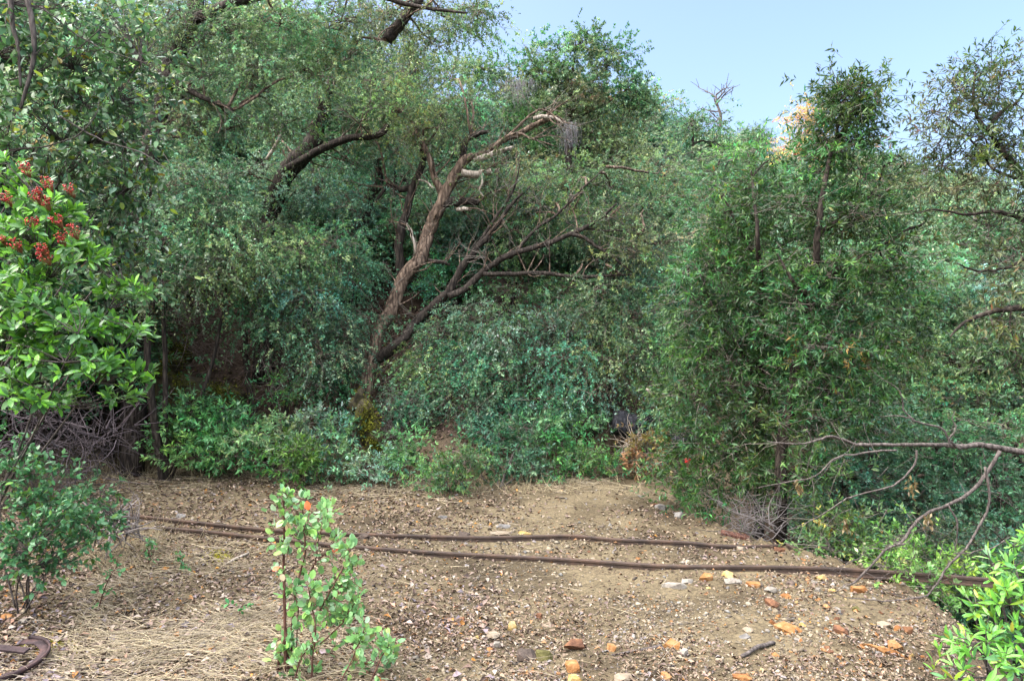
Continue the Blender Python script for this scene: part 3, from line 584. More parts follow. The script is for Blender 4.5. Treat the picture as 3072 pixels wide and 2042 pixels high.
# the taller oak against the white sky
b = on_ground(P(1700, 640, 14.8), -0.2)
T('skyline_oak', 'airy upright oak standing against the white sky above the dead limbs', 'tree', b,
  [('trunk', [b, *line(14.5, (1705, 480), (1712, 330), (1722, 220), (1728, 120))], [.10, .085, .055, .03, .01], 'dark_bark'),
   ('limb', line(14.5, (1712, 340), (1660, 250), (1600, 190), (1580, 140)), [.028, .022, .014, .006], 'dark_bark'),
   ('limb', line(14.5, (1715, 310), (1780, 240), (1830, 190), (1850, 150)), [.028, .022, .014, .006], 'dark_bark'),
   ('limb', line(14.5, (1710, 360), (1800, 320), (1880, 270), (1910, 235)), [.028, .022, .014, .006], 'dark_bark'),
   ('limb', line(14.8, (1710, 400), (1600, 300), (1500, 230), (1420, 200), (1360, 190)), [.028, .022, .016, .012, .006], 'dark_bark')],
  px_lobes([(1715, 240, 14.1, 60, 40), (1700, 330, 14.1, 60, 45), (1730, 300, 14.2, 50, 40), (1640, 220, 14.3, 40, 30), (1740, 125, 14.5, 35, 25), (1830, 150, 14.5, 40, 30), (1910, 290, 14.6, 45, 35), (1735, 140, 14.5, 60, 45), (1590, 165, 14.5, 70, 45), (1690, 210, 14.5, 60, 40), (1800, 200, 14.5, 70, 40), (1860, 260, 14.5, 60, 40), (1780, 290, 14.5, 60, 35), (1640, 290, 14.6, 70, 40), (1560, 260, 14.7, 60, 40), (1880, 340, 14.7, 70, 45), (1470, 210, 14.8, 60, 25), (1780, 400, 14.7, 80, 45), (1600, 380, 14.9, 80, 45), (1500, 300, 15, 60, 40), (1400, 220, 15, 50, 30)]),
  OAK, leaf=(0.06, 0.028), per_m2=6.5, sub_r=0.24, droop=0.1)
# grey strands of dead twigs that hang from the branches
for lab, (cx, cy, d, rx, ry, n) in (('grey curtain of dead twigs hanging below the airy skyline oak', (1710, 372, 10.85, 26, 60, 60)), ('blue-grey dead twigs hanging left of the airy skyline oak', (1560, 240, 14, 45, 55, 80))):
    c = P(cx, cy, d); sx, sz = rx * d / FPX, ry * d / FPX; x = R.normal(0, .55, n); A = c + np.stack([x * sx, R.normal(0, .06, n), R.normal(0, .12, n) * sz], 1)
    B = A + np.stack([R.normal(0, .25, n) * sx, R.normal(0, .06, n), -R.uniform(.3, 1.5, n) * sz], 1); a = Acc(); tn = np.array((.17, .165, .18)) * R.uniform(.6, 1.5, (n, 1))
    rods(a, A, B, .0032, .0015, .10, 6, 3, tn); k = R.integers(0, n, n * 2); t = R.uniform(.2, 1, (n * 2, 1)); q = A[k] * (1 - t) + B[k] * t; rods(a, q, q + R.normal(0, .06, (n * 2, 3)) - [0, 0, .07], .002, .001, .15, 4, 3, tn[k])
    o = a.build('dead_twigs', M['twig'], None); tag(o, lab, 'dead twigs', 'dead twigs hanging in the crowns'); o['kind'] = 'stuff'

# ------------------------------------------------------------------ bay trees at the lip of the ravine
b1 = G(2335, 1628); b2 = G(2270, 1600)
T('bay_tree', 'tall dark bay tree with two-forked top at the ravine lip', 'tree', b1,
  [('trunk', [b1 - [0, 0, .15], *line(6.38, (2345, 1520), (2352, 1330), (2388, 1180), (2420, 1000), (2452, 850), (2462, 640, 6.2), (2500, 440, 6.35), (2535, 290, 6.4), (2530, 240, 6.4))], [.065, .06, .052, .052, .045, .036, .027, .016, .008, .003], 'dark_bark'),
   ('limb', line(6.4, (2500, 440), (2550, 360), (2575, 300), (2580, 265)), [.02, .016, .01, .004], 'dark_bark'),
   ('limb', line(6.4, (2460, 700), (2540, 640), (2620, 560), (2650, 500)), [.03, .022, .014, .006], 'dark_bark'),
   ('limb', line(6.3, (2450, 860), (2540, 790), (2640, 740), (2720, 690)), [.03, .022, .014, .006], 'dark_bark'),
   ('limb', line(6.3, (2440, 900), (2360, 830), (2330, 760)), [.025, .018, .006], 'dark_bark')],
  px_lobes([(2690, 700, 6.7, 50, 40), (2700, 860, 6.6, 60, 45), (2680, 1010, 6.6, 70, 50), (2640, 1180, 6.5, 70, 55), (2660, 530, 6.9, 35, 30), (2530, 262, 6.4, 14, 22), (2526, 310, 6.4, 26, 36), (2578, 278, 6.4, 16, 16), (2570, 320, 6.4, 24, 24), (2515, 360, 6.4, 30, 30), (2510, 410, 6.4, 45, 45), (2550, 430, 6.4, 35, 40), (2490, 510, 6.5, 75, 60), (2575, 540, 6.5, 65, 55), (2430, 630, 6.5, 110, 75), (2550, 660, 6.4, 110, 75), (2640, 620, 6.6, 50, 45), (2480, 780, 6.3, 130, 80), (2610, 780, 6.4, 90, 70), (2400, 900, 6.3, 120, 80), (2540, 920, 6.3, 120, 80), (2440, 1040, 6.2, 130, 80), (2580, 1060, 6.4, 100, 70), (2480, 1170, 6.2, 120, 80), (2420, 1300, 6.1, 100, 70), (2540, 1290, 6.3, 90, 70), (2440, 1440, 6.1, 90, 60)]),
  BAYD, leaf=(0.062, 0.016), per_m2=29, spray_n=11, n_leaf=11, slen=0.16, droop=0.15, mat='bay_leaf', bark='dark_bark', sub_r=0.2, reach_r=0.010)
T('bay_tree', 'shorter bay tree with thin dark stem left of the tall forked bay', 'tree', b2,
  [('trunk', [b2 - [0, 0, .15], *line(7.0, (2278, 1480), (2272, 1300), (2262, 1100), (2270, 900), (2255, 700, 6.5), (2245, 520, 6.8), (2240, 440, 7))], [.06, .055, .05, .042, .032, .02, .011, .004], 'dark_bark'),
   ('limb', line(6.9, (2265, 1140), (2225, 1060), (2170, 980), (2130, 900)), [.03, .025, .018, .008], 'dark_bark'),
   ('limb', line(6.9, (2260, 760), (2200, 660), (2160, 590)), [.022, .016, .006], 'dark_bark')],
  px_lobes([(2340, 560, 7.2, 60, 50), (2370, 720, 7.2, 60, 60), (2350, 900, 7.1, 60, 60), (2345, 1060, 7, 60, 60), (2040, 1180, 7.4, 50, 40), (2060, 880, 7.5, 55, 40), (2050, 1010, 7.6, 40, 35), (2245, 480, 7, 60, 60), (2190, 560, 7.1, 80, 60), (2270, 600, 6.9, 90, 65), (2170, 680, 7.1, 100, 65), (2250, 730, 6.9, 100, 70), (2140, 800, 7.1, 110, 70), (2240, 860, 6.9, 110, 70), (2130, 930, 7, 110, 70), (2240, 990, 6.9, 110, 70), (2120, 1060, 7, 110, 70), (2240, 1120, 6.8, 110, 70), (2110, 1190, 7, 100, 65), (2230, 1250, 6.8, 110, 70), (2100, 1310, 7, 90, 60), (2210, 1370, 6.8, 110, 65), (2060, 1400, 7.2, 70, 55), (2150, 1470, 6.9, 110, 55), (2040, 1470, 7.3, 55, 45), (2310, 1440, 6.5, 70, 60), (2330, 1180, 6.6, 60, 60)]),
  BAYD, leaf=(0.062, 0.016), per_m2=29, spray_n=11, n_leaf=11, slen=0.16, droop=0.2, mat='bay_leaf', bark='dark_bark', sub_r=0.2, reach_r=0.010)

# right edge tree with airy reddish-olive leaves
b = on_ground(np.array([5.3, 5.4, 0]), -0.1)
T('edge_tree', 'airy olive-leaved tree leaning in from the right edge against blue sky', 'tree', b,
  [('trunk', [b, *line(5.4, (3330, 1150), (3220, 800), (3100, 600), (3020, 470), (2962, 385), (2945, 300), (2940, 225), (2935, 195))], [.10, .09, .07, .034, .021, .015, .010, .006, .003], 'dark_bark'),
   ('limb', line(5.4, (3060, 540), (2985, 500), (2940, 430), (2890, 380), (2840, 350)), [.014, .011, .009, .006, .003], 'dark_bark'),
   ('limb', line(5.2, (3240, 860), (3100, 690), (2980, 650), (2880, 660), (2800, 640), (2750, 640)), [.03, .02, .014, .010, .007, .003], 'dark_bark'),
   ('limb', line(5.0, (3250, 900), (3100, 780), (3020, 800), (2930, 810), (2870, 790)), [.022, .016, .011, .008, .004], 'dark_bark'),
   ('limb', line(5.0, (3260, 1000), (3120, 930), (3000, 930), (2900, 960), (2850, 1010)), [.04, .03, .02, .013, .006], 'dark_bark'),
   ('limb', line(5.3, (2962, 390), (3010, 330), (3060, 300), (3090, 240)), [.016, .012, .009, .004], 'dark_bark')],
  px_lobes([(2950, 215, 5.4, 35, 30), (3000, 255, 5.4, 40, 35), (2870, 250, 5.4, 25, 30), (2930, 300, 5.4, 60, 35), (2830, 340, 5.4, 60, 30), (2900, 380, 5.4, 70, 35), (3050, 330, 5.4, 50, 50), (2830, 430, 5.4, 50, 25), (2990, 420, 5.4, 60, 40), (3060, 450, 5.4, 50, 50), (2930, 480, 5.3, 90, 35), (2810, 500, 5.4, 60, 25), (2880, 560, 5.3, 90, 40), (3020, 550, 5.3, 80, 50), (2960, 660, 5.2, 100, 45), (3060, 660, 5.2, 60, 60), (3030, 790, 5, 80, 60), (3030, 930, 5, 90, 60), (3050, 1070, 5, 60, 50)]),
  pal((.05, .06, .025, 3), (.08, .085, .03, 2), (.035, .048, .022, 3), (.12, .08, .035, .4), (.10, .05, .035, .25)), leaf=(0.05, 0.013), per_m2=9, spray_n=8, n_leaf=9, slen=0.13, droop=0.1, mat='bay_leaf', bark='dark_bark', sub_r=0.16, reach_r=0.008, twig_tone=(.05, .04, .035))

# pale tree in the ravine and the green trees round it
for nm, lab, bx, by, d, L_, pl, lf in [
  ('pale_tree', 'pale mint-green rounded tree down in the ravine, far right', 2800, 1100, 12.5, [(2790, 840, 12.5, 90, 55), (2870, 880, 12.5, 80, 50), (2740, 900, 12.5, 70, 50), (2820, 950, 12.5, 110, 50), (2900, 960, 12.5, 70, 50), (2740, 990, 12.5, 70, 45)], MINT, (.055, .02)),
  ('ravine_oak', 'olive-green oak in the ravine below the pale tree', 2850, 1330, 11, [(2760, 1060, 11, 100, 60), (2880, 1080, 11, 100, 60), (2990, 1120, 11, 100, 70), (2720, 1170, 10.5, 100, 60), (2840, 1190, 10.5, 110, 60), (2960, 1230, 10.3, 100, 60), (3060, 1180, 11, 70, 80), (2650, 1100, 10.8, 60, 60)], OAK, (.05, .02)),
  ('ravine_oak', 'dark green oak below the bare grey branch at far right', 2800, 1600, 8.5, [(2650, 1290, 8.6, 100, 60), (2770, 1330, 8.6, 110, 60), (2900, 1350, 8.6, 110, 60), (3020, 1330, 8.6, 90, 70), (2700, 1440, 8.4, 110, 60), (2850, 1470, 8.4, 110, 60), (2990, 1480, 8.4, 100, 70), (2600, 1400, 8.3, 70, 60), (3060, 1600, 8.3, 60, 60), (2900, 1580, 8.2, 90, 50)], DARKG, (.05, .02)),
 ]:
    b = on_ground(P(bx, by, d), -0.15); trs = []
    for k in range(3):
        q = L_[(k * 2 + 1) % len(L_)]; e = P(q[0], q[1], q[2]); trs.append(('trunk' if k == 0 else 'limb', [b, (b + e) / 2 + R.normal(0, .12, 3), e], [.07 - .012 * k, .05 - .008 * k, .015], 'dark_bark'))
    T(nm, lab, 'tree', b, trs, px_lobes(L_), pl, leaf=lf, per_m2=17 if d < 15 else 8, droop=0.3, sub_r=.3 if d < 15 else .5, group='trees in the ravine')

# ------------------------------------------------------------------ shrubs at the foot of the bank and on the lip
SHRUBS = [
 ('broad green laurel shrub at the foot of the mossy bank', 620, 1415, [(520, 1280, 8.6, 50, 60), (580, 1230, 8.7, 55, 50), (640, 1300, 8.6, 80, 60), (560, 1360, 8.5, 70, 45), (680, 1370, 8.5, 70, 40), (700, 1250, 8.8, 50, 40), (740, 1320, 8.6, 60, 50)], GREEN, (.065, .022)),
 ('wide green shrub left of the mossy rock', 920, 1425, [(820, 1330, 8.5, 70, 50), (900, 1290, 8.6, 70, 50), (980, 1300, 8.5, 60, 50), (1020, 1300, 8.5, 42, 45), (860, 1400, 8.3, 70, 30), (960, 1390, 8.3, 70, 35), (1030, 1370, 8.3, 45, 40)], TEAL, (.06, .022)),
 ('small bright yellow-green shrub among the wider shrubs', 893, 1432, [(890, 1385, 8.0, 30, 35), (898, 1350, 8.0, 20, 20)], pal((.11, .22, .03, 3), (.15, .26, .04, 2), (.07, .15, .03, 2)), (.07, .02)),
 ('grey-green shrub tuft at the foot of the mossy rock', 1130, 1435, [(1120, 1412, 8.2, 45, 24), (1085, 1395, 8.3, 26, 22), (1160, 1400, 8.2, 25, 24)], MINT, (.045, .015)),
 ('upright green shrub between the mossy rock and dark undergrowth', 1235, 1430, [(1225, 1320, 8.4, 45, 35), (1240, 1380, 8.3, 50, 35), (1200, 1350, 8.4, 30, 30)], GREEN, (.06, .02)),
 ('olive-green low shrub at the middle of the clearing edge', 1370, 1475, [(1340, 1400, 7.9, 60, 40), (1400, 1385, 8, 50, 40), (1370, 1445, 7.8, 60, 25), (1290, 1440, 7.9, 45, 30)], BAY, (.05, .018)),
 ('dark green shrub left of the gap, under the drooping oak', 1500, 1460, [(1470, 1310, 8.9, 80, 55), (1540, 1370, 8.6, 80, 50), (1450, 1400, 8.5, 60, 40), (1580, 1290, 8.9, 70, 50), (1600, 1410, 8.5, 50, 30)], DARKG, (.055, .02)),
 ('emerald green shrub left of the dry brown foliage', 1730, 1430, [(1680, 1340, 8.9, 60, 50), (1740, 1380, 8.8, 60, 40), (1780, 1365, 8.9, 50, 35), (1830, 1405, 8.8, 40, 18), (1690, 1410, 8.7, 50, 25)], GREEN, (.06, .02)),
 ('shadowy teal shrub behind the dark log', 1640, 1300, [(1640, 1260, 9.4, 90, 40), (1750, 1260, 9.4, 70, 35), (1390, 1260, 9.3, 80, 45), (1220, 1240, 9.3, 60, 45), (1520, 1240, 9.4, 60, 40)], DARKG, (.05, .02)),
 ('leafy teal shrub rising right of the dry brown foliage', 2000, 1400, [(1990, 1250, 9.2, 45, 60), (1990, 1340, 9, 40, 45), (2040, 1290, 9.2, 40, 50)], TEAL, (.055, .02)),
 ('low green shrub growing over the ravine lip behind the far rail', 2500, 1640, [(2480, 1560, 6, 70, 45), (2580, 1560, 6.1, 70, 50), (2540, 1630, 5.8, 70, 35), (2640, 1630, 5.9, 60, 40), (2450, 1640, 5.7, 45, 20)], BAY, (.05, .018)),
 ('yellow-green low shrub around the end of the near rail', 2770, 1760, [(2700, 1630, 5.5, 60, 45), (2780, 1680, 5.3, 70, 40), (2860, 1720, 5.1, 60, 40), (2720, 1720, 5.1, 50, 25), (2800, 1760, 4.9, 60, 30), (2650, 1690, 5.3, 35, 25)], pal((.10, .17, .035, 3), (.14, .21, .05, 2), (.06, .11, .03, 2), (.19, .22, .09, 1)), (.04, .017)),
 ('small fern-like sprig on the dark bank above the shrubs', 830, 1200, [(830, 1170, 8.9, 25, 25)], GREEN, (.05, .012)),
]
for lab, bx, by, L_, pl, lf in SHRUBS:
    b = G(bx, by) if by > 1300 else on_ground(P(bx, by, L_[0][2] + .1), -.05); trs = []
    b[2] -= 0.05
    for q in L_[:5]:
        e = P(q[0], q[1], q[2]); trs.append(('stem', [b + R.normal(0, .03, 3) * [1, 1, 0], (b + e) / 2 + R.normal(0, .04, 3), e], [.012, .009, .004], 'grey_bark'))
    T('shrub', lab, 'shrub', b, trs, px_lobes(L_), pl, leaf=lf, per_m2=38, spray_n=8, n_leaf=10, slen=.13, droop=-0.1, mat='bay_leaf', bark='grey_bark', sub_r=.14, reach_r=.006, group='shrubs round the clearing', sides=5)
# dry brown foliage beside the log
b = G(1945, 1425); L_ = [(1940, 1330, 8.8, 22, 40), (1930, 1385, 8.7, 24, 25)]
T('dead_shrub', 'dead shrub with rust-brown leaves at the gap by the path', 'shrub', b, [('stem', [b, *line(8.8, (1935, 1380), (1940, 1300))], [.015, .012, .005], 'grey_bark')], px_lobes(L_), BROWN, leaf=(.06, .025), per_m2=45, spray_n=8, n_leaf=10, slen=.12, droop=.6, mat='bay_leaf', bark='grey_bark', sub_r=.12, reach_r=.006)

# ------------------------------------------------------------------ near plants: single leaves
def leaf_shape(ratio, curl=0.12, fold=0.16, widest=0.45, wave=0.0, blunt=0.0):
    """a leaf 1 long along +Y, 16 faces"""
    st = [0.0, 0.16, 0.38, 0.6, 0.82, 1.0]
    def half(t):
        a = math.sin(math.pi * min(1, t ** (math.log(0.5) / math.log(widest)))) ** (0.75 - 0.3 * blunt)
        return 0.5 * ratio * a
    V = [(0, 0, 0)]; F = []
    for k, t in enumerate(st[1:-1]):
        h = half(t); z = -curl * t * t
        V += [(-h, t, z + fold * h + wave * math.sin(k * 2.1) * h), (0, t, z), (h, t, z + fold * h + wave * math.cos(k * 1.7) * h)]
    V.append((0, 1, -curl)); n = len(V) - 1
    F += [(0, 2, 1), (0, 3, 2)]
    for k in range(3):
        a = 1 + 3 * k
        F += [(a, a + 1, a + 4), (a, a + 4, a + 3), (a + 1, a + 2, a + 5), (a + 1, a + 5, a + 4)]
    a = 10; F += [(a, a + 1, n), (a + 1, a + 2, n)]
    return np.array(V, float), np.array(F)
def leafy_plant(root, base, pos, d, nrm, L, shape, tones, n_parts, stuff_name='foliage', mat='near_leaf', wvar=0.15):
    """the leaves that show largest become parts of their own, the rest one part"""
    V, F = shape; N = len(pos); base = np.asarray(base)
    d = norm(d); s = norm(np.cross(d, nrm)); n = np.cross(s, d)
    c, p = tones; pick = R.choice(len(c), N, p=p)
    dist = np.linalg.norm(pos - CAM, axis=1); px, py, f = pix(pos)
    seen = (px > -20) & (px < 3092) & (py > -20) & (py < 2062)
    order = np.argsort(dist + np.where(seen, 0, 1e3))
    part = order[:n_parts]; rest = order[n_parts:]
    vari = []
    for k in range(len(c)):
        for q in range(2):
            col = np.repeat((c[k] * R.uniform(.8, 1.2))[None], len(V), 0) * (1 + 0.12 * np.abs(V[:, :1]) / max(np.abs(V[:, 0]).max(), 1e-6))
            VV = V.copy(); VV[:, 2] *= 1 + 0.8 * q; VV[:, 0] *= 1 - 0.12 * q
            vari.append(mesh_from('leaf', VV, F, M[mat], col, True))
    for i in part:
        o = bpy.data.objects.new('leaf', vari[pick[i] * 2 + R.integers(2)]); COL.objects.link(o); o.parent = root
        m = Matrix(((s[i][0], d[i][0], n[i][0]), (s[i][1], d[i][1], n[i][1]), (s[i][2], d[i][2], n[i][2]))).to_4x4()
        o.matrix_local = Matrix.Translation(pos[i] - base) @ m @ Matrix.Diagonal((L[i], L[i], L[i], 1))
    if len(rest):
        k = rest; W = pos[k][:, None] + (s[k][:, None] * V[None, :, :1] + d[k][:, None] * V[None, :, 1:2] + n[k][:, None] * V[None, :, 2:]) * L[k][:, None, None]
        FF = (F[None] + (np.arange(len(k)) * len(V))[:, None, None]).reshape(-1, 3)
        col = np.repeat(c[pick[k]] * R.lognormal(0, .2, (len(k), 1)), len(V), 0)
        o = link(stuff_name, mesh_from(stuff_name, W.reshape(-1, 3) - base, FF, M[mat], col, True), root); o['kind'] = 'stuff'
def in_lobes(lobes, per_m2, shell=0.5, lo=2):
    res = []; cen = []
    for c, rx, ry, rz in lobes:
        n = max(lo, int(per_m2 * math.pi * rx * rz)); q = norm(R.normal(0, 1, (n, 3))) * R.uniform(0, 1, (n, 1)) ** shell
        res.append(c + q * [rx, ry, rz]); cen.append(np.repeat(c[None], n, 0))
    return np.concatenate(res), np.concatenate(cen)
def rosettes(tips, tdir, n, L, spread=0.9, back=0.05):
    """leaves in whorls round shoot tips"""
    N = len(tips); cnt = R.integers(int(n * .7), int(n * 1.3) + 1, N); s = np.repeat(np.arange(N), cnt); m = len(s)
    t = R.uniform(0, 1, m); T_ = tdir[s]
    side = norm(np.cross(T_, R.normal(0, 1, (m, 3))))
    d = norm(T_ * (1.15 - 0.75 * t)[:, None] + side * spread * (0.45 + 0.6 * t)[:, None] + R.normal(0, .12, (m, 3)))
    pos = tips[s] - T_ * (back * t)[:, None] + side * 0.004
    nn = norm(np.cross(np.cross(d, T_), d) * 1.0 + R.normal(0, .3, (m, 3)) + [0, 0, .3])
    return pos, d, nn, L * R.uniform(.65, 1.2, m) * (0.7 + 0.4 * t)
def alternate(A, B, n, L, ang=0.8):
    """leaves along shoots"""
    N = len(A); cnt = R.integers(int(n * .7), int(n * 1.3) + 1, N); s = np.repeat(np.arange(N), cnt); m = len(s)
    t = R.uniform(.1, 1, m)[:, None]; T_ = norm(B - A)[s]; pos = A[s] * (1 - t) + B[s] * t
    side = norm(np.cross(T_, R.normal(0, 1, (m, 3)))); d = norm(T_ * .6 + side * ang + R.normal(0, .15, (m, 3)))
    nn = norm(np.array([0, 0, 1.0]) + R.normal(0, .5, (m, 3))); return pos, d, nn, L * R.uniform(.6, 1.25, m)
def stems_to(root, base, tips, mat, r0, r1, k=8, name='stem', tone=(.1, .09, .08), via=None):
    """k main stems from the base, the other shoots spring from them"""
    sel = R.permutation(len(tips))[:k]; nodes = []
    for i in sel:
        a = Acc(); m = (base + tips[i]) / 2 + R.normal(0, .08, 3) + [0, 0, .05]
        nodes.append(tube(a, [base + R.normal(0, .04, 3) * [1, 1, 0], m, tips[i]], [r0, r0 * .7, r1], rings=12, sides=5, wig=.012)); a.build(name, M[mat], root, base, True)
    N = np.concatenate(nodes); A = []
    for t in tips:
        dd = np.linalg.norm(N - t, axis=1) + 3 * np.maximum(0, N[:, 2] - t[2] + .02); A.append(N[np.argmin(dd)])
    a = Acc(); rods(a, np.array(A), tips, r1 * 1.5, r1 * .7, .12, 5, 4); o = a.build('twigs', M[mat], root, base, True); o['kind'] = 'stuff'

# --- red-berried bush at the left edge
TOY = pal((.075, .16, .035, 4), (.12, .25, .03, 3), (.17, .32, .035, 2.2), (.06, .12, .045, 3), (.13, .21, .10, 1.5))
b = on_ground(P(-170, 1330, 4.6)); b[2] -= .05
root = thing('berry_bush', 'bright green leafy bush with red berry clusters at left edge', 'bush', b)
LB = px_lobes([(60, 560, 4.2, 100, 90, .3), (150, 640, 4.1, 110, 90, .3), (40, 700, 4.1, 90, 80, .3), (220, 730, 4.1, 80, 60, .25), (100, 800, 4.1, 110, 70, .3), (60, 900, 4.1, 90, 80, .3), (170, 930, 4.1, 110, 70, .3), (280, 980, 4.2, 100, 60, .3), (380, 990, 4.3, 80, 55, .25), (80, 1020, 4.1, 90, 70, .3), (200, 1080, 4.1, 110, 60, .3), (330, 1090, 4.2, 90, 60, .3), (410, 1110, 4.3, 50, 40, .2), (60, 1140, 4.1, 80, 60, .3), (280, 760, 4.3, 60, 40, .25), (420, 860, 4.5, 60, 40, .25), (330, 860, 4.4, 60, 40, .25), (150, 1200, 4.2, 90, 40, .3), (360, 1190, 4.4, 60, 35, .2)])
tips, cen = in_lobes(LB, 270, .6)
td = norm(norm(tips - cen) * .7 + np.array([.25, -.35, .55]) + R.normal(0, .3, tips.shape))
stems_to(root, b, tips, 'grey_bark', .011, .0024, 9)
pos, d, nn, L = rosettes(tips, td, 10, .080)
leafy_plant(root, b, pos, d, nn, L, leaf_shape(.36, .14, .22, .55), TOY, 300)
bm = M['berry'] = new_mat('berry')[0]; bb = bm.node_tree.nodes['Principled BSDF']
att = node(bm.node_tree.nodes, 'ShaderNodeAttribute', attribute_name='tone'); bm.node_tree.links.new(att.outputs['Color'], bb.inputs['Base Color']); bb.inputs['Roughness'].default_value = .3
_b = bmesh.new(); bmesh.ops.create_icosphere(_b, subdivisions=1, radius=1); ICO_V = np.array([v.co[:] for v in _b.verts]); ICO_F = np.array([[v.index for v in f.verts] for f in _b.faces]); _b.free()
for (px, py, wpx) in [(70, 500, 34), (140, 545, 34), (105, 585, 30), (130, 600, 30), (205, 562, 24), (15, 588, 30), (98, 665, 34), (170, 655, 34), (215, 690, 36), (178, 710, 30), (45, 730, 32), (125, 740, 30), (132, 765, 34), (2, 712, 22), (115, 570, 20)]:
    c = P(px, py, 3.9); r = .66 * wpx * 3.9 / FPX; a = Acc(); n = int(14 + wpx * .7)
    q = c + norm(R.normal(0, 1, (n, 3))) * R.uniform(.3, 1, (n, 1)) ** .5 * r * [1, .8, .85]
    for x in q: a.add(ICO_V * R.uniform(.0036, .0055) + x, ICO_F, np.array([.42, .012, .02]) * R.uniform(.35, 1.25) + [.0, .05 * (R.uniform() < .2), 0])
    st = c + [0, .06, -.05]; o = a.build('berry_cluster', M['berry'], root, b, True); a = Acc(); rods(a, np.repeat(st[None], n, 0), q, .0012, .0008, .15, 3, 3, np.array([.25, .12, .06])); a.build('stalks', M['twig'], o, b)['kind'] = 'stuff'

# --- broad-leaved shrub that fills the top left corner
VINE = pal((.06, .115, .045, 4), (.085, .145, .06, 3), (.14, .17, .11, 2), (.15, .17, .025, 1.6), (.22, .24, .18, .8), (.26, .15, .03, .18), (.05, .09, .06, 3))
b = on_ground(P(-330, 1330, 5.6)); b[2] -= .05
root = thing('broadleaf_shrub', 'tall tangled broad-leaved shrub filling the top left corner', 'shrub', b)
LB = px_lobes([(60, 60, 4.9, 130, 90, .4), (230, 60, 5, 120, 80, .4), (380, 90, 5.2, 90, 70, .35), (80, 200, 4.9, 130, 90, .4), (250, 190, 5, 120, 80, .4), (400, 230, 5.2, 90, 70, .35), (470, 160, 5.3, 60, 60, .3), (90, 340, 4.9, 130, 90, .4), (260, 320, 5, 120, 80, .4), (390, 370, 5.2, 80, 70, .35), (150, 450, 5, 130, 70, .4), (310, 460, 5.1, 110, 70, .4), (430, 470, 5.3, 70, 60, .3), (330, 590, 5.2, 100, 70, .35), (430, 600, 5.4, 60, 70, .3), (400, 720, 5.4, 80, 70, .3), (330, 800, 5.3, 80, 60, .3), (470, 820, 5.5, 60, 60, .3), (300, 690, 5.2, 70, 60, .3), (500, 300, 5.5, 50, 60, .3)])
A, cen = in_lobes(LB, 250, .6); B = A + norm(norm(A - cen) * .5 + R.normal(0, .6, A.shape) + [.2, -.2, -.45]) * R.uniform(.12, .3, (len(A), 1))
stems_to(root, b, A, 'grey_bark', .016, .0026, 10)
a = Acc(); rods(a, A, B, .003, .0015, .1, 4, 4); a.build('shoots', M['grey_bark'], root, b, True)['kind'] = 'stuff'
pos, d, nn, L = alternate(A, B, 9, .060)
leafy_plant(root, b, pos, d, nn, L, leaf_shape(.5, .12, .15, .42), VINE, 300)
# grey forked stems seen at the very edge
a = Acc(); tube(a, line(4.6, (70, -40), (95, 60), (100, 180), (60, 330)), [.018, .018, .015, .01], rings=18, sides=6); a.build('stem', M['grey_bark'], root, b, True)
a = Acc(); tube(a, line(4.6, (30, -40), (38, 80), (55, 140), (62, 260)), [.018, .016, .012, .008], rings=18, sides=6); a.build('stem', M['grey_bark'], root, b, True)
for q in ([(120, 20), (220, 90), (320, 150), (470, 200)], [(0, 250), (120, 210), (230, 150), (330, 60)], [(30, 450), (160, 430), (250, 380), (300, 300)], [(180, 350), (300, 420), (420, 460), (520, 520)]):
    a = Acc(); tube(a, line(4.75, *q), [.006, .005, .004, .002], rings=18, sides=5, wig=.01); a.build('stem', M['grey_bark'], root, b, True)

# --- small-leaved shrub low at the left, with a dead grey branch in it
b = on_ground(P(60, 1720, 4.3)); b[2] -= .04
root = thing('low_shrub', 'low dark green small-leaved shrub in the bottom left', 'shrub', b)
LB = px_lobes([(40, 1420, 4.2, 80, 60, .25), (60, 1510, 4.15, 100, 60, .3), (170, 1530, 4.2, 100, 50, .3), (270, 1480, 4.9, 80, 40, .25), (50, 1610, 4.1, 90, 60, .3), (170, 1630, 4.2, 100, 60, .3), (280, 1600, 4.7, 60, 45, .25), (60, 1700, 4.1, 80, 45, .3), (170, 1700, 4.15, 70, 35, .25), (20, 1350, 4.3, 50, 40, .2), (120, 1450, 4.3, 80, 50, .25), (230, 1560, 4.3, 70, 45, .25), (300, 1540, 4.6, 50, 40, .2), (110, 1600, 4.1, 80, 50, .25)])
A, cen = in_lobes(LB, 480, .6); B = A + norm(norm(A - cen) * .6 + R.normal(0, .5, A.shape) + [.2, -.1, .3]) * R.uniform(.07, .16, (len(A), 1))
stems_to(root, b, A, 'grey_bark', .006, .0015, 7); a = Acc(); rods(a, A, B, .002, .001, .1, 3, 3); a.build('shoots', M['grey_bark'], root, b, True)['kind'] = 'stuff'
pos, d, nn, L = alternate(A, B, 11, .040)
leafy_plant(root, b, pos, d, nn, L, leaf_shape(.5, .1, .12, .45), pal((.05, .12, .055, 4), (.07, .155, .075, 3), (.11, .19, .10, 2), (.10, .16, .035, 1.5)), 300)

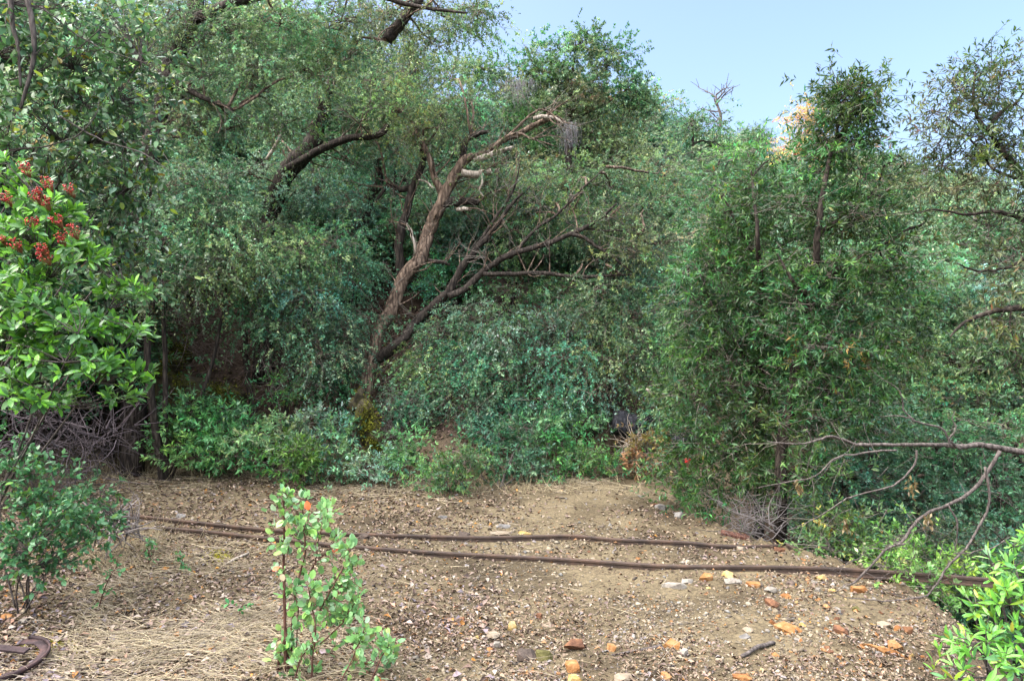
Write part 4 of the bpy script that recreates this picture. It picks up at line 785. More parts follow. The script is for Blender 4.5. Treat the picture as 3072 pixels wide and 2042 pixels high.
# --- green sprigs in the straw
for k, (lab, pts, n) in enumerate([('lone green sprig with dark stem standing in the left straw', [(295, 1830), (310, 1775), (335, 1720), (360, 1690)], 60), ('green sprig clump in the straw below the grey dead branch', [(440, 1700), (450, 1665), (440, 1640)], 70), ('low pale green sprig right of the sprig clump', [(540, 1715), (545, 1690), (550, 1670)], 45), ('tiny dusty green seedling in the middle of the straw', [(720, 1855), (720, 1830), (730, 1810)], 30)]):
    b = G(*pts[0]); dd = pix(b)[2]; root = thing('green_sprig', lab, 'plant', b, 'sprigs growing in the straw')
    S = [b] + [P(x, y, dd) for x, y in pts[1:]]
    a = Acc(); Q = tube(a, S, [.004, .003, .0018, .001][:len(S)], rings=14, sides=5); a.build('stem', M['red_bark'], root, b, True)
    A = Q[R.integers(2, len(Q), n // 6)]; B = A + norm(R.normal(0, 1, A.shape) + [0, 0, .4]) * R.uniform(.04, .13, (len(A), 1))
    a = Acc(); rods(a, A, B, .0016, .0008, .1, 4, 4); a.build('twigs', M['red_bark'], root, b, True)['kind'] = 'stuff'
    pos, d, nn, L = alternate(A, B, 6, .034); leafy_plant(root, b, pos, d, nn, L, leaf_shape(.55, .1, .12, .5), pal((.04, .12, .045, 4), (.06, .17, .06, 3), (.11, .19, .11, 1)), 80)

# --- manzanita sapling in the foreground
b = G(905, 2015); dM = pix(b)[2]
root = thing('manzanita_sapling', 'round-leaved pale green sapling with dark red stems in the foreground', 'sapling', b)
STM = [  # stem lines in the picture, depth offset
 ([(855, 2010), (858, 1900), (852, 1780), (848, 1690), (852, 1600), (850, 1500), (857, 1475)], 0.0, .0085),
 ([(868, 1985), (865, 1925), (862, 1905)], 0.02, .008),
 ([(825, 2035), (845, 1960), (862, 1900)], 0.0, .008),
 ([(873, 2030), (875, 1950), (885, 1850), (905, 1740), (925, 1640), (915, 1560), (905, 1500)], .06, .007),
 ([(880, 1990), (890, 1880), (880, 1800), (870, 1780)], .03, .004),
 ([(905, 1760), (950, 1680), (990, 1640), (1010, 1610)], .08, .004),
 ([(915, 1740), (945, 1680), (960, 1600), (980, 1540), (985, 1520)], .12, .004),
 ([(935, 1950), (950, 1850), (975, 1800), (1010, 1740), (1045, 1680), (1047, 1645)], -.06, .005),
 ([(935, 2042), (936, 1960), (940, 1880), (930, 1800), (925, 1760)], -.10, .005),
 ([(960, 1930), (1010, 1880), (1050, 1820), (1075, 1790)], -.08, .004),
 ([(1010, 2050), (1060, 1970), (1090, 1900), (1095, 1880)], -.15, .004),
 ([(1100, 2050), (1135, 1990), (1155, 1950), (1165, 1935)], -.18, .004),
 ([(880, 2050), (900, 1990), (930, 1945), (960, 1920)], -.12, .004),
]
tipsA = []; tipsB = []
for pts, off, r in STM:
    S = [P(x, min(y, 2040) if k else y, dM + off) for k, (x, y) in enumerate(pts)]
    if pts[0][1] > 1980: S[0] = on_ground(S[0], -.02)
    a = Acc(); Q = tube(a, S, [r, r * .85, r * .7, r * .5][:max(2, min(4, len(S)))], rings=6 * len(S), sides=6, lump=.1, wig=.004); a.build('stem', M['red_bark'], root, b, True)
    py = pix(Q)[1]; top = py.min()
    k = np.where(py < top + (120 if top < 1700 else 90))[0]; k = R.choice(k, min(len(k) * 2, 15)); o = norm(R.normal(0, 1, (len(k), 3)) + [0, 0, .5]); tipsA.append(Q[k]); tipsB.append(Q[k] + o * R.uniform(.025, .075, (len(k), 1)))
for (px, py, rx, ry, n) in [(855, 1545, 35, 50, 14), (915, 1590, 45, 60, 20), (965, 1545, 30, 35, 9), (850, 1640, 35, 30, 10), (1045, 1730, 35, 60, 16), (1000, 1780, 50, 50, 18), (940, 1800, 60, 40, 16), (1060, 1810, 35, 35, 10), (925, 1880, 45, 30, 10), (1010, 1850, 45, 30, 10), (960, 1950, 60, 25, 8), (1090, 1910, 35, 35, 9), (1110, 1990, 60, 40, 14), (1160, 1965, 25, 35, 8), (940, 2015, 50, 25, 7), (875, 2030, 25, 18, 5), (1050, 2030, 40, 20, 5), (835, 1720, 15, 25, 4), (1015, 1625, 15, 22, 4)]:
    q = P(px, py, dM - .03) + R.normal(0, .5, (n, 3)) * [rx * dM / FPX, .06, ry * dM / FPX]; o = norm(R.normal(0, 1, (n, 3)) + [0, 0, .8]); tipsA.append(q - o * .03); tipsB.append(q + o * .035)
A = np.concatenate(tipsA); B = np.concatenate(tipsB)
a = Acc(); rods(a, A, B, .0016, .001, .08, 3, 4); a.build('twigs', M['red_bark'], root, b, True)['kind'] = 'stuff'
N = len(A); cnt = R.integers(2, 5, N); s = np.repeat(np.arange(N), cnt); m = len(s); t = R.uniform(.1, 1, (m, 1)); tdir = norm(B - A)[s]
side = norm(np.cross(tdir, R.normal(0, 1, (m, 3)))); d = norm(tdir * .7 + side * .7 + [0, 0, .25]); nn = norm(side + R.normal(0, .5, (m, 3)) + np.array([0, -.5, .1]))
leafy_plant(root, b, A[s] * (1 - t) + B[s] * t, d, nn, .040 * R.uniform(.65, 1.25, m), leaf_shape(.70, .16, .22, .5, .15, blunt=.6), pal((.17, .265, .12, 4), (.20, .30, .125, 3), (.21, .32, .09, 2), (.31, .34, .25, 1.6), (.11, .19, .09, 2), (.26, .32, .11, 1), (.34, .2, .13, .25), (.5, .1, .04, .06)), 300)

# --- bright leafy shrub in the bottom right corner
b = on_ground(P(3080, 2000, 3.6)); b[2] -= .05
root = thing('corner_shrub', 'bright yellow-green long-leaved shrub in the bottom right corner', 'shrub', b)
LB = px_lobes([(3020, 1690, 3.4, 60, 50, .2), (2960, 1740, 3.4, 60, 40, .2), (3040, 1780, 3.3, 60, 50, .2), (2980, 1830, 3.3, 70, 45, .2), (2930, 1800, 3.4, 40, 35, .15), (3040, 1880, 3.2, 60, 50, .2), (2960, 1910, 3.2, 70, 40, .2), (2880, 1930, 3.2, 60, 35, .18), (2990, 1980, 3.1, 80, 45, .2), (2900, 2000, 3.1, 70, 40, .2), (2850, 2030, 3.1, 50, 30, .15), (3060, 2010, 3.1, 50, 50, .2), (3060, 1620, 3.6, 40, 40, .15)])
tips, cen = in_lobes(LB, 330, .6); td = norm(norm(tips - cen) * .7 + np.array([-.35, -.2, .5]) + R.normal(0, .35, tips.shape))
stems_to(root, b, tips, 'grey_bark', .010, .0022, 9)
for q in ([(3090, 1925), (2960, 1930), (2850, 1925), (2770, 1895)], [(3090, 1950), (2980, 1945), (2870, 1940), (2800, 1935)]):
    a = Acc(); tube(a, line(3.35, *q), [.007, .006, .005, .002], rings=18, sides=6, wig=.006); a.build('stem', M['grey_bark'], root, b, True)
pos, d, nn, L = rosettes(tips, td, 8, .072, .85, .06)
leafy_plant(root, b, pos, d, nn, L, leaf_shape(.27, .12, .2, .5), pal((.11, .24, .04, 4), (.16, .30, .06, 3), (.24, .36, .12, 1.5), (.20, .26, .03, 1.5), (.075, .16, .06, 3), (.30, .22, .04, .25)), 300)

# ------------------------------------------------------------------ bare branches that reach in from the right
b = on_ground(np.array([4.6, 4.9, 0]), -.1)
root = thing('bare_branch', 'bare grey branch reaching in horizontally from the right edge', 'branch', b)
def part_line(pts, r, d, mat='grey_bark', name='branch', wig=.006):
    a = Acc(); tube(a, line(d, *pts), [q * .75 for q in r], rings=5 * len(pts), sides=7, wig=wig, lump=.15); return a.build(name, M[mat], root, b, True)
a = Acc(); tube(a, [b, *line(4.9, (3330, 1500), (3200, 1365), (3072, 1356), (2960, 1338), (2900, 1348), (2850, 1345), (2750, 1347), (2600, 1345), (2520, 1318), (2480, 1322), (2410, 1335), (2300, 1324))], [.04, .038, .030, .025, .020, .018, .016, .013, .011, .009, .008, .006, .003], rings=80, sides=9, wig=.006, lump=.18); a.build('limb', M['grey_bark'], root, b, True)
for pts, r, d in [
 ([(2880, 1346), (2850, 1320), (2825, 1285), (2745, 1262), (2735, 1255), (2690, 1248), (2640, 1250)], [.012, .011, .010, .009, .008, .006, .003], 4.9),
 ([(2745, 1262), (2715, 1230), (2712, 1195), (2690, 1160), (2640, 1130), (2600, 1095)], [.008, .007, .006, .005, .004, .002], 4.9),
 ([(2850, 1335), (2845, 1315), (2860, 1280), (2852, 1255), (2865, 1235)], [.008, .007, .006, .005, .003], 4.85),
 ([(2690, 1350), (2640, 1352), (2560, 1362), (2500, 1370), (2440, 1420), (2380, 1440), (2275, 1462)], [.009, .009, .009, .008, .007, .006, .003], 4.85),
 ([(3000, 1352), (2960, 1420), (2920, 1470), (2850, 1510), (2790, 1540), (2740, 1590), (2710, 1630), (2660, 1650), (2620, 1690), (2570, 1740), (2540, 1755)], [.017, .017, .016, .015, .014, .013, .013, .012, .011, .010, .006], 4.7),
 ([(2750, 1350), (2745, 1390), (2700, 1440), (2640, 1470), (2570, 1490), (2530, 1510), (2450, 1555), (2365, 1590)], [.010, .009, .009, .008, .007, .007, .005, .003], 4.7),
 ([(2955, 1400), (2970, 1480), (2965, 1530), (2940, 1590), (2900, 1650), (2850, 1690), (2820, 1740), (2785, 1785), (2720, 1790), (2640, 1760)], [.012, .011, .010, .010, .010, .009, .009, .008, .006, .003], 4.55),
 ([(2845, 1515), (2870, 1560), (2872, 1600), (2865, 1650)], [.008, .008, .007, .005], 4.65),
 ([(2860, 1660), (2910, 1655), (2990, 1640), (3030, 1610)], [.006, .006, .005, .003], 4.5),
 ([(2785, 1785), (2700, 1800), (2620, 1803), (2560, 1795), (2500, 1775)], [.006, .006, .005, .004, .002], 4.4),
 ([(2660, 1650), (2620, 1645), (2590, 1655)], [.006, .005, .002], 4.65),
 ([(2715, 1630), (2700, 1630), (2680, 1630)], [.008, .007, .004], 4.6),
 ([(2420, 1335), (2400, 1360), (2405, 1400)], [.004, .003, .002], 4.85), ([(2440, 1330), (2420, 1290), (2415, 1280)], [.005, .004, .002], 4.9), ([(2410, 1335), (2370, 1300), (2320, 1240)], [.004, .003, .002], 4.9),
 ]: part_line(pts, r, d)
n = 70; q = [P(*v) for v in zip(R.uniform(2420, 3060, n), R.uniform(1250, 1760, n), R.uniform(4.5, 4.9, n))]; q = np.array(q)
a = Acc(); rods(a, q, q + norm(R.normal(0, 1, (n, 3)) + [-.6, 0, -.1]) * R.uniform(.08, .35, (n, 1)), .0025, .001, .2, 5, 4); a.build('twigs', M['grey_bark'], root, b, True)['kind'] = 'stuff'
# withered leaf bunches caught on it
for k, (px, py, w_, h_) in enumerate([(2735, 1450, 14, 32), (2785, 1560, 14, 30), (2395, 1455, 8, 18), (2535, 1570, 6, 22)]):
    n = 26; c = P(px, py, 4.65); pos = c + R.normal(0, .5, (n, 3)) * [w_ * .0023, .02, h_ * .0023]
    a = Acc(); blades(a, pos, norm(R.normal(0, .5, (n, 3)) + [0, 0, -1]), R.normal(0, 1, (n, 3)), .042, .016, BROWN[0][R.choice(3, n)] * .75); a.build('withered_leaves', M['near_leaf'], root, b)

# ------------------------------------------------------------------ twig tangles
for nm, lab, L_, n, ln, tone, r in [
  ('dry_brush', 'purple-grey tangle of dry brush under the berry bush', [(110, 1260, 4.7, 120, 70, .3), (220, 1330, 4.8, 120, 60, .3), (60, 1350, 4.7, 70, 60, .3), (330, 1300, 5, 80, 50, .3), (240, 1420, 4.9, 90, 40, .25)], 300, .40, (.075, .062, .07), .0028),
  ('dead_bush', 'bare grey dead bush beside the rail left of the forked bay', [(2220, 1540, 6.3, 70, 50, .3), (2300, 1560, 6, 60, 60, .25), (2230, 1590, 6, 60, 30, .25)], 170, .36, (.11, .10, .10), .0028),
  ('dead_branch_pile', 'twisted grey dead branches at the left end of the rails', [(330, 1560, 5.4, 60, 35, .2), (370, 1580, 5.4, 45, 25, .15)], 60, .3, (.19, .17, .165), .008),
  ('dry_twigs', 'pale dry twigs around the foot of the dark hollow log', [(1900, 1330, 8.9, 50, 35, .2), (1960, 1390, 8.8, 40, 25, .2)], 120, .35, (.30, .26, .22), .0045),
  ('dry_brush', 'fine bare brush at the foot of the leaning oak', [(1200, 1230, 9.6, 70, 50, .3), (1180, 1300, 9.3, 50, 40, .3)], 220, .4, (.14, .12, .11), .0035),
  ('dry_brush', 'thin bare stems scattered over the brown bank', [(640, 1050, 9.2, 120, 70, .3), (560, 950, 9, 90, 50, .3), (800, 1100, 9.3, 70, 60, .3)], 260, .5, (.13, .10, .09), .0035)]:
    A, cen = in_lobes(px_lobes(L_), 1, .7, n // len(L_)); B = A + norm(R.normal(0, 1, A.shape) * [1, .7, .8] + [0, 0, .25]) * R.uniform(.3, 1.2, (len(A), 1)) * ln
    a = Acc(); rods(a, A, B, r * R.lognormal(-.1, .5, len(A)), r * .35, .18, 6, 4, np.asarray(tone) * R.uniform(.5, 1.5, (len(A), 1)))
    o = a.build(nm, M['twig'], None, (0, 0, 0), True); tag(o, lab, 'dry brush')

# ------------------------------------------------------------------ rails
def rust():
    m, n, l, b, o = new_mat('rust'); g = n.new('ShaderNodeNewGeometry')
    z = node(n, 'ShaderNodeTexNoise', Scale=7.0, Detail=9.0, Roughness=.7); l.new(g.outputs['Position'], z.inputs['Vector'])
    r = ramp(n, [(.35, (.026, .018, .015)), (.5, (.055, .036, .027)), (.66, (.09, .052, .034)), (.82, (.17, .075, .03))]); l.new(z.outputs[0], r.inputs[0]); l.new(r.outputs[0], b.inputs['Base Color'])
    b.inputs['Roughness'].default_value = .7; b.inputs['Metallic'].default_value = .15
    f = node(n, 'ShaderNodeTexNoise', Scale=120.0, Detail=5.0); l.new(g.outputs['Position'], f.inputs['Vector'])
    bp = node(n, 'ShaderNodeBump', Strength=.4, Distance=.004); l.new(f.outputs[0], bp.inputs['Height']); l.new(bp.outputs[0], b.inputs['Normal']); return m
M['rust'] = rust()
PROF = [(-.028, 0), (-.028, .006), (-.006, .011), (-.005, .036), (-.016, .041), (-.016, .054), (-.013, .058), (.013, .058), (.016, .054), (.016, .041), (.005, .036), (.006, .011), (.028, .006), (.028, 0)]
def rail(label, C, sink):
    C = crom(np.array(C), 9 * len(C)); T_ = norm(np.gradient(C, axis=0)); S = norm(np.cross(T_, [0, 0, 1.0])); U = np.cross(S, T_)
    pr = np.array(PROF); k = len(pr); V = (C[:, None] + S[:, None] * pr[None, :, :1] + U[:, None] * (pr[None, :, 1:] - sink)).reshape(-1, 3)
    i = np.arange(len(C) - 1)[:, None] * k; j = np.arange(k)[None]; j2 = (j + 1) % k
    F = np.stack([i + j, i + k + j, i + k + j2, i + j2], -1).reshape(-1, 4); b = C[len(C) // 2]
    bm = bmesh.new(); vs_ = [bm.verts.new(v - b) for v in V]
    for f in F: bm.faces.new([vs_[q] for q in f])
    bm.faces.new([vs_[q] for q in range(k)][::-1]); n0 = (len(C) - 1) * k; bm.faces.new([vs_[n0 + q] for q in range(k)])
    bmesh.ops.recalc_face_normals(bm, faces=bm.faces); me = bpy.data.meshes.new('rail'); bm.to_mesh(me); bm.free(); me.materials.append(M['rust'])
    o = link('rail', me, None, b); tag(o, label, 'rail', 'old rusty mine rails'); return o
def gpath(pts): return [G(x, y) for x, y in pts]
r1 = gpath([(380, 1552), (500, 1566), (640, 1582), (800, 1600), (1024, 1607), (1250, 1618), (1450, 1623), (1620, 1620), (1720, 1618), (1850, 1629), (2048, 1637), (2200, 1643), (2345, 1647)])
r2 = gpath([(480, 1592), (620, 1606), (760, 1620), (900, 1632), (1024, 1645), (1300, 1667), (1500, 1681), (1700, 1692), (1900, 1704), (2048, 1708), (2300, 1712)])
z0 = r2[-1][2]
for (x, y, dz) in ((2480, 1714, -.005), (2680, 1720, -.02), (2820, 1726, -.03), (2990, 1733, -.045)):
    dq = 1.6 * FPX / (y - 1060) * (1.6 - z0) / 1.6; p = P(x, y, dq); p[2] = z0 + dz; r2.append(p)
for q in (r1, r2):
    for k in range(1, len(q) - 1): q[k][2] = .5 * q[k][2] + .25 * (q[k - 1][2] + q[k + 1][2])
rail('far rusty rail, wavy, running across the whole clearing', r1, .017)
rail('near rusty rail, its end jutting out over the ravine lip', r2, .017)
e = r1[-1]; rail('short rusty rail piece slanting down over the lip', [e + [.02, -.01, .0], P(2420, 1680, pix(e)[2] - .12), P(2500, 1712, pix(e)[2] - .28), P(2560, 1735, pix(e)[2] - .35)], .0)

# ------------------------------------------------------------------ stones
M['rock_orange'] = rock_mat('rock_orange', (.20, .075, .025), (.42, .20, .07), (.58, .36, .18), 14)
M['rock_rust'] = rock_mat('rock_rust', (.09, .04, .025), (.21, .10, .055), (.40, .20, .09), 14)
M['rock_tan'] = rock_mat('rock_tan', (.22, .17, .12), (.38, .31, .23), (.52, .45, .36), 14)
M['rock_yellow'] = rock_mat('rock_yellow', (.30, .18, .05), (.50, .35, .13), (.58, .47, .27), 14)
M['rock_pale'] = rock_mat('rock_pale', (.20, .18, .15), (.33, .30, .26), (.46, .42, .37), 14)
M['rock_grey'] = rock_mat('rock_grey', (.13, .125, .12), (.25, .24, .23), (.38, .36, .34), 14)
M['rock_dark'] = rock_mat('rock_dark', (.05, .038, .032), (.11, .085, .07), (.22, .16, .13), 14)
M['rock_mossy'] = rock_mat('rock_mossy', (.07, .065, .02), (.16, .15, .05), (.30, .26, .14), 14)
M['moss_rock'] = rock_mat('moss_rock', (.03, .024, .018), (.065, .055, .028), (.11, .11, .03), 12)
def rock_mesh(seed, sx, sy, sz, n=16, rough=.25):
    rg = np.random.default_rng(seed); q = norm(rg.normal(0, 1, (n, 3))) * rg.uniform(1 - rough, 1, (n, 1)); q = np.sign(q) * np.abs(q) ** .8
    bm = bmesh.new()
    for v in q * [sx, sy, sz]: bm.verts.new(v)
    r = bmesh.ops.convex_hull(bm, input=bm.verts); bmesh.ops.delete(bm, geom=[g for g in r['geom_interior'] if isinstance(g, bmesh.types.BMVert)], context='VERTS')
    me = bpy.data.meshes.new('stone'); bm.to_mesh(me); bm.free(); return me
def stone(label, px, py, wpx, ratio, flat, mat, yaw=0.0, tilt=0.0, seed=None, cat='stone', name='stone', n=16, sink=.36):
    p = G(px, py + wpx * flat * .25); d = pix(p)[2]; w_ = wpx * d / FPX * .5
    me = rock_mesh(seed if seed is not None else int(px * 7 + py), w_ * 1.12, w_ * ratio * 1.15, w_ * flat * 1.2, n); me.materials.append(M[mat])
    o = link(name, me, None, p + [0, 0, w_ * flat * (1 - 2 * sink)]); o.rotation_euler = (tilt, tilt * .5, yaw); tag(o, label, cat, 'loose stones in the clearing'); return o
ST = [
 ('flat oval tan stone left of the mossy and dark stones', 1476, 1904, 50, .8, .45, 'rock_tan'), ('pinkish grey rounded stone below the flat oval tan stone', 1492, 1932, 32, .9, .7, 'rock_pale'),
 ('dark brown angular stone leaning against the mossy stone', 1579, 1965, 72, .7, .6, 'rock_dark', .4, .5), ('olive mossy block-shaped stone beside the dark angular stone', 1636, 1962, 64, .9, .75, 'rock_mossy'),
 ('big rust-brown stone with dark left face, bottom centre', 1722, 1936, 76, .7, .55, 'rock_rust', .2, .3), ('small orange lump right of the big rust-brown stone', 1833, 1940, 42, .8, .6, 'rock_orange'),
 ('orange-topped block below the big rust-brown stone', 1720, 1998, 56, .8, .75, 'rock_orange', .1), ('tan stone cut by the bottom edge under the orange-topped block', 1722, 2036, 56, .8, .6, 'rock_yellow'),
 ('bright orange wedge stone beside the dark stick', 2013, 1930, 60, .6, .6, 'rock_orange', -.4, .3), ('yellow upright stone above the flat oval tan stone', 1537, 1876, 32, .8, 1.1, 'rock_yellow'),
 ('small red-brown stone in the leaf litter, centre', 1385, 1856, 24, .8, .9, 'rock_rust'), ('orange-brown stone above the yellow upright stone, right', 1618, 1846, 28, .8, .8, 'rock_rust'),
 ('tan chipped stone touching the orange-brown stone', 1645, 1872, 38, .7, .5, 'rock_tan', .5), ('flat grey-tan slab at the bottom edge', 1872, 2030, 64, .8, .35, 'rock_tan', .2), ('orange stone at the bottom edge right of the flat slab', 1994, 2026, 44, .8, .55, 'rock_orange'),
 ('tiny yellow stone left of the flat oval tan stone', 1430, 1911, 17, .9, .8, 'rock_yellow'), ('small peach stone under the pinkish grey stone', 1470, 1948, 26, .8, .55, 'rock_orange'),
 ('dark brown earth clod behind the far rail', 1391, 1604, 50, .9, .5, 'rock_dark'), ('small dark clod in the far part of the clearing', 1250, 1527, 34, .9, .4, 'rock_dark'), ('grey-brown half-buried stone behind the far rail', 1328, 1551, 32, .9, .45, 'rock_grey'),
 ('flat tan slab lying behind the far rail', 1500, 1600, 74, .6, .22, 'rock_tan'), ('flat orange slab lying behind the far rail', 1575, 1596, 48, .7, .3, 'rock_yellow'), ('blue-grey stone behind the flat tan slab', 1512, 1577, 42, .8, .4, 'rock_grey'),
 ('flat white stone in the gravel near the near rail', 2022, 1755, 72, .6, .35, 'rock_pale'), ('second pale flat stone right above the flat white stone', 2062, 1742, 40, .7, .4, 'rock_pale'),
 ('mossy clod at the far edge of the clearing', 1163, 1447, 52, .8, .3, 'rock_mossy'), ('small blue-grey stone at the far edge of the clearing', 1270, 1467, 22, .8, .5, 'rock_grey'), ('light grey stone in the litter right of the sapling', 1245, 1972, 30, .8, .6, 'rock_pale'),
 ('orange and tan stone just below the near rail, leftmost there', 2118, 1730, 48, .8, .6, 'rock_orange'), ('yellow-orange stone below the near rail', 2183, 1722, 44, .8, .55, 'rock_yellow'), ('pale flat stone under the yellow-orange stone', 2197, 1742, 54, .7, .35, 'rock_pale'),
 ('long orange-brown stone below the near rail', 2261, 1752, 52, .6, .45, 'rock_orange', -.3), ('whitish grey stone right of the long orange-brown stone', 2311, 1768, 42, .8, .55, 'rock_pale'), ('brown stone below the whitish grey stone', 2313, 1808, 46, .8, .55, 'rock_rust', -.5, .3),
 ('tan-orange stone between the brown and white stones', 2357, 1786, 32, .8, .7, 'rock_orange'), ('small white stone by the bare branch foot', 2455, 1768, 22, .9, .8, 'rock_pale'), ('red-brown block resting on the far rail end', 2339, 1648, 38, .8, .6, 'rock_rust'),
 ('pointed tan stone leaning on the far rail', 2222, 1640, 28, .7, .9, 'rock_tan'), ('long flat orange stone in the right gravel', 2365, 1882, 98, .45, .3, 'rock_orange', -.25, .2), ('brown stone right of the long flat orange stone', 2522, 1890, 46, .8, .6, 'rock_rust', -.3, .3),
 ('tan stone at the right, above the orange slab', 2653, 1873, 40, .7, .6, 'rock_tan', -.3), ('orange-red chip beside the orange cube', 2692, 1884, 28, .6, .8, 'rock_orange', .4, .5), ('brown-orange cube-shaped stone at the right', 2724, 1888, 34, .9, .9, 'rock_rust'),
 ('long thin orange slab tilted at lower right', 2640, 1945, 112, .3, .25, 'rock_orange', -.5, .25), ('flat-topped orange stone behind the thin orange slab', 2684, 1932, 62, .7, .5, 'rock_orange', -.2), ('small orange splinter below the orange slab', 2720, 1971, 36, .4, .5, 'rock_orange', -.6, .3),
 ('white quartz stone below the long flat orange stone', 2396, 1917, 28, .8, .55, 'rock_pale'), ('lavender-white stone left of the brown stone', 2483, 1888, 24, .9, .7, 'rock_pale'), ('pale grey stone in the lower middle gravel', 2057, 1956, 34, .9, .8, 'rock_pale'),
 ('flat orange stone at the bottom edge, right', 2224, 2030, 64, .6, .35, 'rock_orange'), ('orange-tan stone where the bare branch meets the ground', 2574, 1765, 52, .7, .5, 'rock_orange'), ('orange stone just under the near rail, right part', 2466, 1732, 46, .6, .45, 'rock_yellow'),
 ('pinkish flat stone left of the dark grey stick', 2161, 1978, 34, .8, .4, 'rock_tan'), ('yellow-olive stone in the right gravel', 2566, 1825, 26, .9, .7, 'rock_mossy'), ('small orange pebble near the bottom right', 2529, 1991, 20, .8, .7, 'rock_orange'),
 ('grey-green stone in the right gravel', 2235, 1908, 36, .7, .6, 'rock_grey'), ('tan stone above the grey-green stone', 2244, 1888, 32, .8, .55, 'rock_tan'), ('dark brown stone right of the long orange-brown stone', 2370, 1747, 30, .8, .6, 'rock_dark'),
 ('dark blue-grey stones at the ravine lip by the path, largest', 1985, 1520, 44, .8, .6, 'rock_grey'), ('rust stone at the ravine lip by the path', 1965, 1510, 30, .8, .6, 'rock_rust'), ('grey stone at the ravine lip under the bay', 2040, 1545, 40, .8, .6, 'rock_grey'),
 ('purplish stone in the left leaf litter', 110, 1865, 30, .8, .6, 'rock_grey'), ('cream stone in the left leaf litter', 70, 1862, 32, .8, .6, 'rock_pale'), ('round whitish stone in the straw left of the sapling', 606, 1930, 24, .9, .8, 'rock_pale'),
 ('reddish stone in the left leaf litter at the edge', 20, 1850, 44, .7, .5, 'rock_orange'), ('grey stone lying against the far rail, left', 540, 1548, 34, .8, .6, 'rock_grey'), ('purple-grey stone lying on the far rail', 1090, 1608, 50, .6, .4, 'rock_dark'),
]
for q in ST: stone(*q)
rg = np.random.default_rng(5)
SM = ['rock_orange', 'rock_tan', 'rock_pale', 'rock_rust', 'rock_grey', 'rock_yellow']; WD = {'rock_orange': 'small orange', 'rock_tan': 'small tan', 'rock_pale': 'small pale', 'rock_rust': 'small rust-brown', 'rock_grey': 'small grey', 'rock_yellow': 'small yellowish'}
zones = [('between the rails', lambda: (rg.uniform(1100, 2300), None), 34), ('below the near rail', lambda: (rg.uniform(1250, 2700), rg.uniform(1730, 1860)), 46), ('in the foreground gravel', lambda: (rg.uniform(1180, 2700), rg.uniform(1860, 2036)), 60), ('on the right rim', lambda: (lambda y: (rg.uniform(2300, 2560 + (y - 1730) * .9), y))(rg.uniform(1735, 1990)), 55)]
peb = {}
for zn, f, cnt in zones:
    for k in range(cnt):
        x, y = f()
        if y is None: y = 1622 + (x - 1100) * .0165 + rg.uniform(14, 42)
        if x > 2720 - max(0, 1850 - y) * .9 and y < 1850: x = rg.uniform(1300, 2300)
        mt = SM[rg.choice(6, p=[.3, .25, .12, .15, .08, .10] if zn != 'on the right rim' else [.42, .18, .06, .22, .03, .09])]
        o = stone('x', x, y, rg.uniform(8, 17) * (1.6 if zn == 'on the right rim' else 1), rg.uniform(.6, 1), rg.uniform(.4, .8), mt, rg.uniform(0, 3), rg.uniform(-.3, .3), seed=k % 12 + 900, n=12); peb.setdefault((zn, mt), []).append((x, o))
for (zn, mt), lst in peb.items():
    lst.sort(key=lambda q: q[0])
    for k, (x, o) in enumerate(lst): tag(o, '%s stone %s, %s of its colour' % (WD[mt], zn, ORD[min(k, 25)]), 'stone', '%s stones %s' % (WD[mt], zn))

# ------------------------------------------------------------------ mossy rocks, cut bank, log, rusty ring, sticks
def boulder(name, label, cat, pts, mat, bump=.12, seed=1, sub=4):
    """a lump over (centre, radii, yaw): fused ellipsoids pushed about by noise"""
    c0 = pts[0][0]; V = []; F = []; a = Acc()
    _b = bmesh.new(); bmesh.ops.create_icosphere(_b, subdivisions=sub, radius=1); v = np.array([q.co[:] for q in _b.verts]); f = np.array([[w_.index for w_ in q.verts] for q in _b.faces]); _b.free()
    for k, (c, rad) in enumerate(pts):
        q = v.copy(); rg_ = np.random.default_rng(seed * 10 + k)
        for nrm_ in norm(rg_.normal(0, 1, (22, 3))):
            o_ = rg_.uniform(.62, .95); e_ = np.maximum(q @ nrm_ - o_, 0); q = q - e_[:, None] * nrm_
        q = q * rad; nz = fbm(q[:, 0] * 3.1 + q[:, 2] * 2 + seed + k, q[:, 1] * 3.1 - q[:, 2] * 2.3, seed, 4)[:, None] + .5 * np.abs(fbm(q[:, 0] * 6 + 3, q[:, 2] * 6 + q[:, 1] * 5, seed + 9, 3))[:, None]
        a.add(c + q * (1 + bump * 2.2 * nz), f)
    o = a.build(name, M[mat], None, c0, True); o.location = c0; tag(o, label, cat); return o
boulder('mossy_rock', 'moss-covered slanting rock at the foot of the leaning oak', 'rock', [(P(1098, 1265, 8.75), (.15, .2, .33)), (P(1075, 1205, 8.95), (.12, .18, .18)), (P(1122, 1320, 8.6), (.13, .18, .25)), (P(1130, 1400, 8.55), (.14, .2, .2))], 'moss_rock', .2, seed=2)
boulder('mossy_rock', 'dark mossy outcrop in the bank behind the broad green shrub', 'rock', [(P(560, 1190, 9.3), (.42, .35, .28)), (P(660, 1200, 9.4), (.34, .3, .22)), (P(490, 1150, 9.2), (.22, .25, .25)), (P(540, 1060, 9.6), (.14, .2, .32))], 'moss_rock', .2, seed=5)
